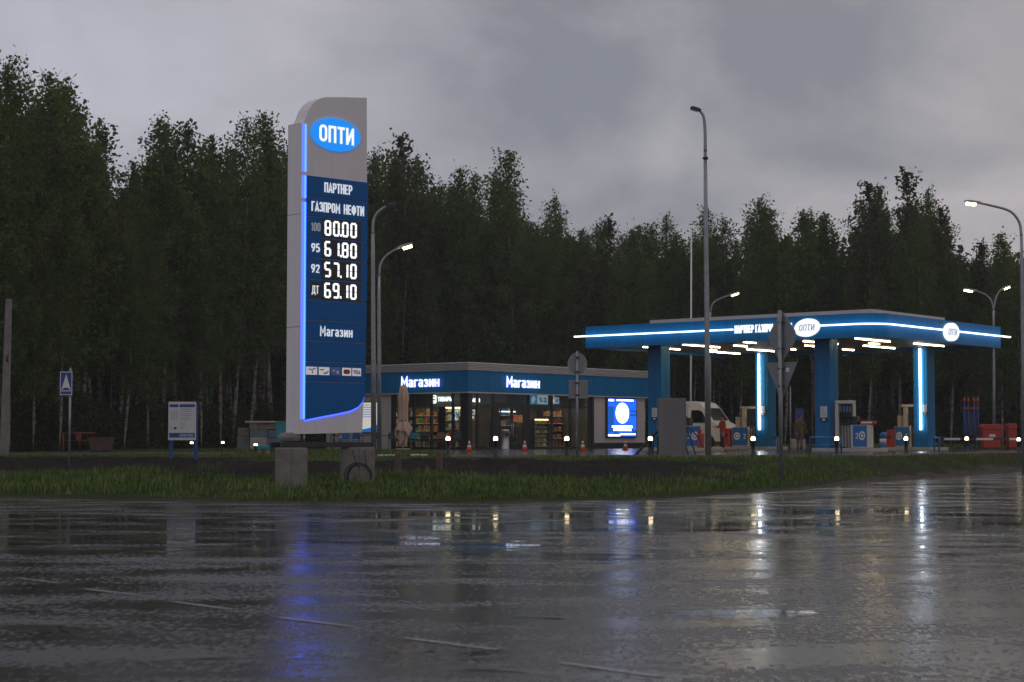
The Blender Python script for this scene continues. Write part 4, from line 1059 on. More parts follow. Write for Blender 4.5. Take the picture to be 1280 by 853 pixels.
# things in the shop window
goods_cols = [mat("goods_" + n, c, .4) for n, c in (("red", (.34, .05, .035)), ("amber", (.40, .19, .06)), ("tan", (.36, .27, .18)), ("white", (.6, .58, .52)), ("green", (.06, .2, .06)), ("blue", (.04, .12, .32)), ("brown", (.16, .07, .03)))]
def W(x, y, z=0):
    """shop coordinates to world"""
    return (KS[0] + U[0] * x + V[0] * y, KS[1] + U[1] * x + V[1] * y, ZF + z)
def shelf_unit(name, x, y, rz, w, h, tiers, label, palette, seed, back="wood", lamp=None):
    rt = empty(name, W(x, y, .03), ANG + rz, label, "shelf", "shelves in the shop")
    fr = MB(); fr.box(0, .04, 0, .45, 0, h); fr.box(w - .04, w, 0, .45, 0, h); fr.build("upright", M["dark_metal"], rt)
    MB().box(.04, w - .04, .42, .45, 0, h).build("back_panel", M[back], rt)
    r2 = random.Random(seed); g = MB()
    for k in range(tiers):
        z = .12 + (h - .35) * k / (tiers - 1)
        MB().box(.04, w - .04, .0, .42, z - .03, z).build("shelf_board", M["off_white"], rt)
        xx = .07; gap = (h - .35) / (tiers - 1) if tiers > 1 else .4
        while xx < w - .2:
            ww = r2.uniform(.045, .14); hh = gap * r2.uniform(.35, .85); mi = r2.choice(palette)
            n = r2.randint(1, 3)
            for q in range(n):
                if xx + ww > w - .06: break
                g.box(xx, xx + ww - .012, .02 + r2.uniform(0, .04), .30, z + .001, z + hh, mi); xx += ww
    tag(g.build("goods", goods_cols, rt), kind="stuff")
    if lamp:
        MB().box(.05, w - .05, .0, .05, h - .06, h).build("shelf_lamp", M[lamp], rt)
glow("warm_lamp", (1.0, .72, .42), 5.0)
glow("cool_lamp", (.75, .85, 1.0), 3.0)
# along the left glass (seen through the left face)
shelf_unit("shop_shelf", 2.0, 8.3, R(-90), 2.2, 2.05, 5, "goods shelf behind the closed umbrella, left end of the shop window", [0, 1, 2, 2, 6, 3], 1)
shelf_unit("shop_shelf", 2.0, 6.05, R(-90), 2.2, 2.05, 5, "goods shelf with red and amber packs, middle of the left window", [0, 1, 1, 2, 4, 6], 2)
shelf_unit("shop_shelf", 2.0, 3.8, R(-90), 1.6, 2.0, 5, "goods shelf left of the dark corner post", [1, 1, 0, 2, 6, 3], 3)
# right face
shelf_unit("shop_shelf", .9, 2.4, 0, 1.9, 2.25, 5, "bright lit poster shelf just right of the corner post", [3, 3, 0, 1, 4], 4, "off_white", "warm_lamp")
shelf_unit("shop_shelf", sxr(664), 2.6, 0, 1.9, 2.1, 4, "shelf under the orange food pictures right of the door", [5, 5, 6, 2, 1], 5, "wood", "cool_lamp")
shelf_unit("shop_shelf", sxr(694), 1.5, 0, 1.35, 1.65, 6, "warm lit pastry shelf left of the round sign post", [1, 2, 2, 1, 3], 6, "wood", "warm_lamp")
shelf_unit("shop_shelf", sxr(716), 2.2, 0, 2.0, 2.1, 5, "dim shelf behind the last window before the pale wall", [0, 2, 6, 6, 1], 7)
def food_picture(px0, px1, py0, py1, y, label, cols):
    x0, x1 = sxr(px0), sxr(px1); Dm = KS[1] + U[1] * (x0 + x1) / 2
    z0, z1 = at(640, py1, Dm).z - ZF, at(640, py0, Dm).z - ZF
    rt = empty("picture_panel", W(x0, y, z0), ANG, label, "picture")
    MB().box(0, x1 - x0, 0, .03, 0, z1 - z0).build("panel", M[cols[0]], rt)
    k = MB(); w, h = x1 - x0, z1 - z0
    for q in range(5): k.prism(ellipse(w * rnd.uniform(.2, .8), h * rnd.uniform(.25, .75), w * rnd.uniform(.08, .2), h * rnd.uniform(.1, .25), 14), -.004 - q * .0006, .002)
    k.build("print", M[cols[1]], rt)
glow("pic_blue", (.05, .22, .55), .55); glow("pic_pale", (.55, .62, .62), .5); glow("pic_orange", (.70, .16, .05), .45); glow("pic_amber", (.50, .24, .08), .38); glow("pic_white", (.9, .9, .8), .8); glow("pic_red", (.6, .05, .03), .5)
food_picture(662.5, 673.5, 494, 505.5, .10, "blue picture high in the window right of the shop door", ("pic_blue", "pic_pale"))
food_picture(674, 687, 494, 505.5, .12, "pale picture with a blue blob, second right of the shop door", ("pic_pale", "pic_blue"))
food_picture(690, 695, 494, 505.5, .10, "narrow pale strip picture right of the window mullion", ("pic_pale", "pic_white"))
food_picture(696, 701, 497, 505, .12, "small dull green picture beside the narrow pale strip", ("pic_pale", "pic_blue"))
food_picture(662.5, 671.5, 518.5, 527.5, 1.4, "orange red food picture inside the window right of the door", ("pic_orange", "pic_red"))
food_picture(672.5, 686, 519, 528, 1.4, "brown food picture beside the orange red one", ("pic_amber", "pic_orange"))
food_picture(598, 606.5, 512, 519.5, 1.2, "white notice with a red mark inside left of the door", ("pic_white", "pic_red"))
food_picture(607.5, 615, 512, 518, 1.2, "upper pale yellow notice inside left of the door", ("pic_white", "pic_amber"))
food_picture(607.5, 615, 519, 525.5, 1.2, "lower yellow notice inside left of the door", ("pic_amber", "pic_white"))
food_picture(598, 606.5, 521, 527, 1.2, "orange red strip picture under the white notice", ("pic_orange", "pic_red"))
food_picture(589, 594, 512, 525, 1.2, "white tall notice right beside the dark corner post", ("pic_white", "pic_blue"))
def neon(pxs, txt, face, label):
    rt_x = sxr if face == 'r' else syl
    px_i0, px_i1, px_t0, px_t1, py0, py1 = pxs
    a, b = rt_x(px_i0), rt_x(px_t1); Dm = KS[1] + (U if face == 'r' else V)[1] * (a + b) / 2
    z0, z1 = at(640, py1, Dm).z - ZF, at(640, py0, Dm).z - ZF; w = abs(b - a); h = z1 - z0
    rt = empty("hanging_sign", W(a, .5, z0) if face == 'r' else W(.5, a, z0), ANG + (0 if face == 'r' else R(-90)), label, "sign")
    f = lambda p: w * (p - px_i0) / (px_t1 - px_i0)
    ic = MB(); wi = f(px_i1)
    ic.ribbon(rr(.03, wi - .03, 0, h, .06), .07, -.03, .0, True); ic.box(.08, wi - .08, -.025, .0, h * .55, h * .78); ic.box(.10, wi - .10, -.025, .0, h * .15, h * .35)
    ic.build("icon", M["lit_white"], rt)
    t = MB(); th = h * .62; sx = (f(px_t1) - f(px_t0)) / text_width(txt, th, 1, .12); put_text(t, txt, f(px_t0), h * .2, th, -.03, 0, .2, sx, .12); t.build("lettering", M["lit_white"], rt)
    MB().box(.0, w, .02, .05, h * .45, h * .55).build("rail", M["dark_metal"], rt)
    hg = MB(); 
    for x in (.12, w - .12): hg.tube([(x, .035, h * .5), (x, .035, z_f0 - z0 - .0)], .012, 6)
    hg.build("hanger", M["dark_metal"], rt)
neon((531, 538, 540, 558, 494.5, 503.5), "ТОВАРЫ", 'l', "white lit sign with icon hanging inside the left shop window")
neon((589, 594.5, 597, 608.5, 496.5, 504), "ЧАСОВ", 'r', "white lit sign hanging inside right of the corner post")
# ------------------------------------------------------------------ fuel canopy
KC_ = at(1098, 500, 75.0); KC = (KC_.x, KC_.y, ZF)
CL, CW = s_on(KC, V, 732), s_on(KC, U, 1252)          # long side to the left, short side to the right
zc = lambda py: at(1098, py, 75.0).z - ZF
c_b, c_t, c_l, c_p = zc(420.8), zc(390.5), zc(404.3), zc(385.5)
CAN = empty("fuel_canopy", KC, ANG, "large flat blue fuel canopy with white light strips on four columns", "canopy")
# canopy coordinates: x along U (right face), y along V (left face); corner at 0, 0
def Wc(x, y, z=0): return (KC[0] + U[0] * x + V[0] * y, KC[1] + U[1] * x + V[1] * y, ZF + z)
def rounded(off, r):
    """outline of the canopy moved out by off, with the visible corner rounded"""
    x0, y0, x1, y1 = -off, -off, CW + off, CL + off; pts = []
    rr_ = max(.05, r + off)
    for k in range(11):
        a = math.pi * 1.5 - (math.pi / 2) * k / 10
        pts.append((x0 + rr_ + rr_ * math.cos(a), y0 + rr_ + rr_ * math.sin(a)))
    return pts + [(x0, y1), (x1, y1), (x1, y0)]
def band(mb, off_out, off_in, r, z0, z1, mi=0, upto=None, smooth=True):
    o = rounded(off_out, r); i = rounded(off_in, r); n = len(o)
    vs = [(p[0], p[1], z) for z in (z0, z1) for p in o + i]; fs = []
    for k in range(n):
        j = (k + 1) % n
        fs += [(k, j, 2 * n + j, 2 * n + k), (n + k, 3 * n + k, 3 * n + j, n + j), (k, n + k, n + j, j), (2 * n + k, 2 * n + j, 3 * n + j, 3 * n + k)]
    mb.add(vs, fs, mi)
def build_canopy():
    RC = 1.1
    f = MB(); band(f, 0, -.12, RC, c_b, c_t); f.build("fascia", M["blue_fascia"], CAN)
    for k in range(1, 9):                              # cladding joints and fixings
        y = .9 + (CL - .9) * k / 9; jn = MB(); jn.box(-.006, .002, y - .012, y + .012, c_b + .004, c_t - .004); jn.build("panel_joint", M["blue_paint"], CAN)
    for k in range(1, 8):
        x = .9 + (CW - .9) * k / 8; jn = MB(); jn.box(x - .012, x + .012, -.006, .002, c_b + .004, c_t - .004); jn.build("panel_joint", M["blue_paint"], CAN)
    c = MB(); c.prism(rounded(-.13, RC), c_b + .10, c_b + .16, axis='z'); c.build("ceiling", M["canopy_ceiling"], CAN)
    c = MB(); c.prism(rounded(-.13, RC), c_t - .25, c_t - .12, axis='z'); c.build("roof", M["parapet_metal"], CAN)
    # low grey attic set back behind the fascia, highest at the near corner
    a = MB(); ins = .5
    x1 = CW * .60; y1 = CL * .78; zt = c_p + .02
    a.box(ins, x1, ins, ins + .12, c_t - .11, zt); a.box(ins, ins + .12, ins + .12, y1, c_t - .11, zt)
    a.box(x1 - .12, x1, ins + .12, y1, c_t - .11, zt); a.box(ins + .12, x1 - .12, y1 - .12, y1, c_t - .11, zt); a.box(ins + .12, x1 - .12, ins + .12, y1 - .12, zt - .1, zt - .04)
    a.build("attic", M["parapet_metal"], CAN, bevel=.01)
    MB().box(ins + .3, ins + 1.0, ins - .015, ins - .002, zt - .16, zt - .02).build("roof_plate", M["off_white"], CAN)
    # light strips: broken where the words and the discs sit
    def strip_left(y0, y1, ends=False): return MB().box(-.20, -.12, y0, y1, c_l - .032, c_l + .032).build("light_strip", M["strip_light"], CAN)
    yt0, yt1 = s_on(KC, V, 919), s_on(KC, V, 1028.5)
    strip_left(yt0, CL + .55)
    m = MB(); yy = yt1
    o = [p for p in rounded(.20, RC)][:11]; i = [p for p in rounded(.12, RC)][:11]
    o = [(sc_x, -.20) for sc_x in [s_on(KC, U, 1177)]] + o + [(-.20, yt1)]; i = [(s_on(KC, U, 1177), -.12)] + i + [(-.12, yt1)]
    n = len(o); vs = [(p[0], p[1], z) for z in (c_l - .032, c_l + .032) for p in o + i]; fs = []
    for k in range(n - 1):
        j = k + 1; fs += [(k, j, 2 * n + j, 2 * n + k), (n + k, 3 * n + k, 3 * n + j, n + j), (k, n + k, n + j, j), (2 * n + k, 2 * n + j, 3 * n + j, 3 * n + k)]
    m.add(vs, fs); m.build("light_strip", M["strip_light"], CAN)
    MB().box(s_on(KC, U, 1196), CW + .75, -.20, -.12, c_l - .032, c_l + .032).build("light_strip", M["strip_light"], CAN)
    br = MB()
    for y in (1.5, 3, 7.5, 9.5, 11.5, 13.5, CL - .2):
        br.box(-.119, .0, y - .02, y + .02, c_l - .02, c_l + .02)
    for x in (1.8, 3.5, 5.5, 9.5, 11.5, CW - .2): br.box(x - .02, x + .02, -.119, .0, c_l - .02, c_l + .02)
    br.build("bracket", M["dark_metal"], CAN)
    # words and discs
    t = MB(); s = "ПАРТНЕР ГАЗПРОМ НЕФТИ"; h = .36; y0, y1 = s_on(KC, V, 921), s_on(KC, V, 992)
    sx = (y0 - y1) / text_width(s, h, 1, .1); put_text(t, s, 0, c_l - h / 2, h, -.05, 0, .14, sx, .1)
    q = t.build("lettering", M["lit_letter"], CAN); q.location = (-.10, y0, 0); q.rotation_euler.z = R(-90)
    def disc(loc, rot, rx, rz, shear, name):
        d = MB().prism(ellipse(0, 0, rx, rz, 40, shear), -.14, .0).build("logo_disc", M["disc_white"], CAN); d.location = loc; d.rotation_euler.z = rot
        l = MB(); hh = rz * .72; w = text_width("ОПТИ", hh, 1.05 * rx / .66 * .66 / rx * min(1, rx / .62), .12)
        sx2 = 1.25 * rx / text_width("ОПТИ", hh, 1, .12); put_text(l, "ОПТИ", -.62 * rx, -hh / 2, hh, -.147, -.139, .11, sx2, .12, shear=.15)
        l.build("lettering", M["disc_ink"], d)
    ly = s_on(KC, V, 1011); wy = (s_on(KC, V, 995) - s_on(KC, V, 1027)) / 2
    disc((-.02, ly, c_l - .06), R(-90), wy * .96, .40, .18, "l")
    lx = s_on(KC, U, 1187.8); wx = (s_on(KC, U, 1197) - s_on(KC, U, 1179)) / 2
    disc((lx, -.02, c_l - .05), 0, wx * .96, .42, .10, "r")
    # columns
    cols = {"B": (1.6, 3.36), "A": (1.6, 12.35), "C": (11.28, 12.26), "D": (11.3, 3.36)}
    for nm, px0, px1 in (("A", 812, 832), ("B", 1022, 1043.5), ("C", 947, 968), ("D", 1146, 1165.5)):
        x, y = cols[nm]; wd = .39
        c = MB(); c.prism([(x - wd, y - wd), (x + wd, y - wd), (x + wd, y + wd), (x - wd, y + wd)], .12, c_b + .10, axis='z')
        o = c.build("column", M["blue_column"], CAN, bevel=.05, seg=3)
        j = MB()
        for k in (-.2, .0, .2): j.box(x - wd - .012, x - wd + .01, y + k - .012, y + k + .012, .2, c_b); j.box(x + k - .012, x + k + .012, y - wd - .012, y - wd + .01, .2, c_b)
        j.build("column_rib", M["blue_paint"], o)
    # vertical and ceiling light of the two rear columns
    for nm, px, pa, pb, py in (("C", 949.5, 934, 973, 437.8), ("D", 1151.2, 1143.5, 1180.5, 431)):
        x, y = cols[nm]; yv = y + .39
        yl = s_on(KC, V, 0) if False else None
        # find y on the front (-U) face of the column for that pixel
        fx = (KC[0] + U[0] * (x - .43), KC[1] + U[1] * (x - .43)); yv = s_on(fx, V, px)
        z0 = at(px, 537.5, fx[1] + V[1] * yv).z - ZF
        MB().box(x - .53, x - .45, yv - .032, yv + .032, z0, c_b + .02).build("column_light", M["column_light"], CAN)
        k = MB()
        for z in (z0 + .3, (z0 + c_b) / 2, c_b - .3): k.box(x - .451, x - .38, yv - .02, yv + .02, z - .02, z + .02)
        k.build("bracket", M["dark_metal"], CAN)
    # ceiling tubes, each a part
    for (x0, y0, x1, y1) in [(804.5, 434, 813.5, 434.7), (831.6, 435.8, 850, 437.4), (854, 431.2, 900, 434.5), (887, 437.5, 896, 438), (887, 439.6, 925, 442.8), (918, 432.2, 934, 433.4), (930, 427.8, 945, 429.2),
                             (934, 437, 973, 439.7), (986, 436.6, 995, 437.5), (1005, 426.8, 1023, 428.4), (1007, 432.2, 1021, 433.4), (1042, 429.5, 1048.5, 430.3), (1054, 437, 1068, 438.2), (1070, 423.6, 1113, 427.3), (1080, 432.5, 1119, 435.7), (1087, 429.4, 1100, 430.6), (1143.5, 429.8, 1180.5, 433)]:
        zc_ = ZF + c_b + .06
        a = at_z((x0 + x1) / 2, (y0 + y1) / 2, zc_)
        cx = (a.x - KC[0]) * U[0] + (a.y - KC[1]) * U[1]; cy = (a.x - KC[0]) * V[0] + (a.y - KC[1]) * V[1]
        b0 = (a.x, a.y); L0 = s_on(b0, U, x0); L1 = s_on(b0, U, x1)
        cy = min(max(cy, .3), CL - .3)
        MB().box(max(cx + L0, .25), min(cx + L1, CW - .25), cy - .025, cy + .025, c_b + .04, c_b + .078).build("light_tube", M["tube_light"], CAN)
    return cols
glow("disc_white", (.97, .985, 1.0), 1.02)
glow("disc_ink", (.10, .28, .60), .5)
COLS = build_canopy()

# ------------------------------------------------------------------ islands and pumps
def island(x0, x1, y0, y1, label):
    mb = MB(); r = .35
    mb.prism([(x0 + a, y0 + b) for a, b in rr(0, x1 - x0, 0, y1 - y0, r, 5)], 0, .15, axis='z')
    rt = empty("pump_island", KC, ANG, label, "island", "pump islands under the canopy")
    mb.build("slab", M["pale_concrete"], rt, bevel=.02)
def fc(px, xplane):
    """y along V of a pixel on the plane x = xplane in canopy coordinates"""
    o = (KC[0] + U[0] * xplane, KC[1] + U[1] * xplane); return s_on(o, V, px)
mat("pump_silver", (.36, .34, .31), .4, metal=.5, var=.15)
mat("pump_cream", (.50, .42, .32), .45, var=.08)
def pump(xf, ya, yb, side, label, body, num="2", split=.47, upper=None):
    """dispenser whose face looks to -U; ya > yb along V (ya is the left end in the photo); side=+1 puts the blue box on the right"""
    Wd = ya - yb
    o = empty("fuel_pump", Wc(xf, ya, .15), ANG + R(-90), label, "fuel pump", "fuel pumps under the canopy")
    fx = (lambda a: a) if side > 0 else (lambda a: Wd - a)
    T = Wd * split; dp = .55
    def bx(mb, a, b, y0, y1, z0, z1): mb.box(fx(a), fx(b), y0, y1, z0, z1)
    T0 = T
    if upper is None:
        m = MB(); bx(m, 0, T * .22, 0, dp, .02, 1.95); bx(m, 0, T, 0, dp, 1.95, 2.10); bx(m, T * .22, T, .25, dp, .02, 1.95)
        m.build("tower", M[body], o, bevel=.025)
        m = MB(); bx(m, T * .26, T * 1.02, .10, .26, 1.02, 1.93); m.build("nozzle_rack", M["black_plastic"], o, bevel=.03)
    else:
        Uw = Wd * upper
        m = MB(); bx(m, Uw * .72, Uw * .95, .05, dp, 1.02, 1.97); bx(m, 0, Uw * 1.04, .02, dp, 1.97, 2.09); bx(m, 0, T * .95, .27, dp, .02, 1.97)
        m.build("tower", M[body], o, bevel=.025)
        m = MB(); bx(m, -.02, Uw * .68, .08, .26, 1.10, 1.95); m.build("nozzle_rack", M["black_plastic"], o, bevel=.03)
        T = Uw * .66
    n = 4
    for k in range(n):
        xx = T * (.34 + .6 * k / (n - 1)); q = MB(); z = 1.30 + .02 * (k % 2)
        q.tube([(fx(xx), .06, z + .22), (fx(xx), .03, z + .10), (fx(xx), .06, z - .04)], .03, 6); q.tube([(fx(xx), .05, z + .2), (fx(xx), .0, z + .27), (fx(xx), -.05, z + .25)], .022, 6)
        nz = q.build("nozzle", M["rubber"], o)
        h = MB(); h.tube([(fx(xx), .07, 1.25), (fx(xx), .04, .95), (fx(xx) + .02, .02, .5), (fx(xx) + .01, .05, .12), (fx(xx) - .02, .12, .04)], .02, 6); h.build("hose", M["rubber"], o)
    gr = MB()
    for k in range(4):
        xx = T * (.34 + .6 * k / 3); bx(gr, xx - .025, xx + .025, .085, .105, 1.60, 1.82); bx(gr, xx - .02, xx + .02, .09, .105, 1.06, 1.12)
    gr.build("grade_label", M["sign_blue_light"], o)
    T = T0
    m = MB(); bx(m, T * .24, T * 1.0, .18, .24, .05, 1.0); m.build("hose_panel", M["pump_silver"], o, bevel=.01)
    m = MB(); bx(m, T, Wd, .02, dp, .02, 1.02); m.build("cabinet", M[body], o, bevel=.02)
    m = MB(); bx(m, T + .12, Wd - .05, -.005, .022, .08, 1.0); cb = m.build("cabinet_door", M["blue_paint"], o, bevel=.008)
    xa, xb = sorted((fx(T + .12), fx(Wd - .05))); w = xb - xa; cx = xa + w * (.68 if side > 0 else .30)
    e = MB(); e.prism(ellipse(cx, .55, w * .22, .20, 24, .05), -.012, -.004); e.build("logo", M["sign_white"], cb)
    e = MB(); e.ribbon(ellipse(cx, .55, w * .11, .10, 18, .05), .035, -.016, -.011, True); e.build("logo_mark", M["sign_blue"], cb)
    t = MB(); put_text(t, num, xa + w * (.20 if side > 0 else .74), .40, .28, -.012, -.004, .14, 1.0); t.build("number", M["sign_white"], cb)
    m = MB(); bx(m, T + Wd * .40, T + Wd * .55, .12, .42, 1.02, 1.55) if side < 0 else bx(m, T + .02, T + Wd * .17, .12, .42, 1.02, 1.40); m.build("display_head", M["pump_cream"], o, bevel=.02) if side < 0 else m.build("display_head", M["black_plastic"], o, bevel=.02)
    return o
xF = 1.15
pB = pump(xF, fc(1043.5, xF), fc(1084, xF), 1, "fuel pump right of the front column, white frame, blue box on its right", "off_white")
island(xF - .55, xF + 1.5, fc(1093, xF), fc(1018, xF), "kerbed island under the front column, nearest to the camera")
xG = 10.9
pC = pump(xG, fc(914.5, xG), fc(948.5, xG), -1, "cream fuel pump left of the rear column, behind the lit vertical tube", "pump_cream", "2", .36, .68)
island(xG - .55, xG + 1.5, fc(969, xG), fc(894, xG), "kerbed island with the red bin and cream pump, rear left")
pD = pump(xG, fc(1117, xG), fc(1150.5, xG), -1, "cream fuel pump left of the far right column, beside a red bin", "pump_cream", "1", .36, .70)
island(xG - .55, xG + 1.5, fc(1171, xG), fc(1103, xG), "kerbed island under the far right column")
pA = pump(xF, fc(832, xF), fc(876, xF), 1, "fuel pump behind the grey service cabinet, blue box on its right", "off_white")
island(xF - .55, xF + 1.5, fc(886, xF), fc(806, xF), "kerbed island partly behind the grey service cabinet")

# tall red litter bins and extinguisher cabinets
def red_bin(px0, px1, ytop, xplane, label):
    y0, y1 = fc(px1, xplane), fc(px0, xplane); D = KC[1] + U[1] * xplane + V[1] * (y0 + y1) / 2; zt = at(px0, ytop, D).z - ZF
    o = empty("litter_bin", Wc(xplane, (y0 + y1) / 2, .15), ANG + R(-90), label, "litter bin", "red bins on the pump islands"); w = (y1 - y0) / 2; zt -= .15
    b = MB(); b.prism(rr(-w, w, -.2, .25, .08, 3), 0.03, zt - .18, axis='z'); b.build("body", M["red_plastic"], o, bevel=.015)
    b = MB(); b.prism(rr(-w * .96, w * .96, -.17, .22, .08, 3), zt - .178, zt, axis='z'); b.build("lid", M["red_plastic"], o, bevel=.04)
    b = MB(); b.box(-w * .6, w * .6, -.206, -.19, zt - .42, zt - .30); b.build("slot", M["black_plastic"], o)
    b = MB(); b.box(-w * .85, w * .85, -.15, .2, 0, .028); b.build("foot", M["dark_metal"], o)
red_bin(903.8, 913.5, 535.5, xG + .1, "tall red bin left of the cream pump, in front of the van")
red_bin(1109, 1117.5, 537.5, xG + .1, "tall red bin left of the far right pump")
red_bin(873.5, 877.5, 537, xF + .1, "narrow red bin beside the blue pump box near the white van")
red_bin(1084.5, 1087.5, 535, xF + .3, "narrow orange red bin at the right end of the front island")
o = empty("fire_box", Wc(xF + .3, fc(1078.5, xF), 1.19), ANG + R(-90), "low red case lying on top of the front pump cabinet", "fire box")
b = MB(); b.prism([(-.33, 0), (.33, 0), (.36, .05), (.36, .16), (-.30, .18), (-.34, .12)], 0, .30); b.build("case", M["red_plastic"], o, bevel=.015)
b = MB(); b.box(-.25, .28, -.008, .004, .05, .12); b.build("label_strip", M["sign_white"], o)
# blue tube rails by the columns
def rail(px0, px1, py0, D0, D1, label):
    a = at(px0, py0, D0); b = at(px1, py0, D1); d = Vector((b.x - a.x, b.y - a.y, 0)); L_ = d.length
    o = empty("guard_rail", (a.x, a.y, ZF), math.atan2(d.y, d.x), label, "rail", "blue guard rails"); z = .62
    m = MB(); m.tube([(0, 0, 0), (0, 0, z - .06), (.05, 0, z), (L_ - .05, 0, z), (L_, 0, z - .06), (L_, 0, 0)], .04, 8); m.build("hoop", M["blue_paint"], o)
    m = MB(); m.tube([(.0, 0, .32), (L_, 0, .32)], .025, 8); m.build("cross_bar", M["blue_paint"], o)
rail(1012.5, 1051.5, 554, 75.4, 73.0, "blue tube guard rail in front of the front column")
rail(1168, 1174, 555, 84, 83, "small blue guard rail right of the far right column")
rail(966, 972, 551, 92, 90.5, "small blue guard rail right of the rear left column")
# notices on columns
def notice(xp, px0, px1, py0, py1, label, m="paper", dark=True):
    y0, y1 = fc(px1, xp), fc(px0, xp); D = KC[1] + U[1] * xp + V[1] * y0; z0, z1 = at(px0, py1, D).z - ZF, at(px0, py0, D).z - ZF
    o = empty("notice_board", Wc(xp, y1, z0), ANG + R(-90), label, "notice"); w = y1 - y0; h = z1 - z0
    b = MB(); b.box(0, w, -.02, .0, h * .26, h); b.build("sheet", M[m], o)
    t = MB(); 
    for k in range(6): t.box(w * .12, w * rnd.uniform(.6, .88), -.024, -.019, h * (.35 + .1 * k), h * (.385 + .1 * k))
    t.build("text_lines", M["ink_light"], o)
    b = MB(); b.box(0, w, -.02, .0, 0, h * .24); q = b.build("plate", M["black_plastic"], o)
    b = MB(); b.box(w * .3, w * .7, -.024, -.019, h * .06, h * .18); b.build("pictogram", M["sign_white"], q)
notice(1.18, 1025.5, 1034, 508, 527, "white notice over a black plate on the front column")
notice(1.18, 815, 821.5, 510, 525.5, "white notice over a black plate on the near left column")
notice(10.86, 950.5, 956, 508, 520, "pale notice on the rear left column beside the lit tube")
notice(10.86, 1153.5, 1158.5, 506, 519, "pale box notice on the far right column beside the lit tube")
# ------------------------------------------------------------------ grey service cabinet with hoses
def cabinet():
    D = 58.9; a = at(824, 560, D); b = at(858, 560, D); w = b.x - a.x; z = gz((a.x + b.x) / 2, D); h = at(840, 498, D).z - z
    o = empty("service_cabinet", ((a.x + b.x) / 2, D, z - .05), R(4), "plain grey upright cabinet with black hoses on both sides, by the lamp post", "service cabinet")
    m = MB(); m.box(-w / 2, w / 2, -.02, .5, .06, h + .05); m.build("body", M["kiosk_grey"], o, bevel=.015)
    m = MB(); m.box(-w / 2 - .02, w / 2 + .02, -.05, .55, 0, .06); m.build("base", M["concrete"], o, bevel=.01)
    m = MB(); m.box(w / 2 - .002, w / 2 + .05, .05, .3, h * .58, h * .72); m.build("switch_box", M["black_plastic"], o, bevel=.01)
    P = lambda px, py, dy: (at(px, py, D).x - (a.x + b.x) / 2, dy, at(px, py, D).z - z + .05)
    m = MB(); m.tube([P(785, 580, .0), P(793, 571, .1), P(804, 558, .1), P(814, 547, .1), P(822, 540, .15)], [.035, .045, .045, .045, .05], 8); m.build("boom", M["rubber"], o)
    for pts in ([P(818, 546, .1), P(817, 556, .1), P(816.5, 566, .1), P(817, 575, .1), P(819, 578, .1)], [P(823, 546, .2), P(823, 560, .2), P(822, 570, .15), P(820, 577, .1)],
                [P(859, 536, .1), P(863, 548, .05), P(867, 560, .0), P(871, 572, .0), P(872, 577, .0)], [P(859, 545, .2), P(859, 560, .1), P(861, 570, .05), P(866, 575, .0), P(872, 577, .0)],
                [P(859, 534, .1), P(868, 540, .15), P(876, 549, .15), P(880, 560, .1)]):
        q = MB(); q.tube(pts, .022, 6); q.build("hose", M["rubber"], o)
cabinet()

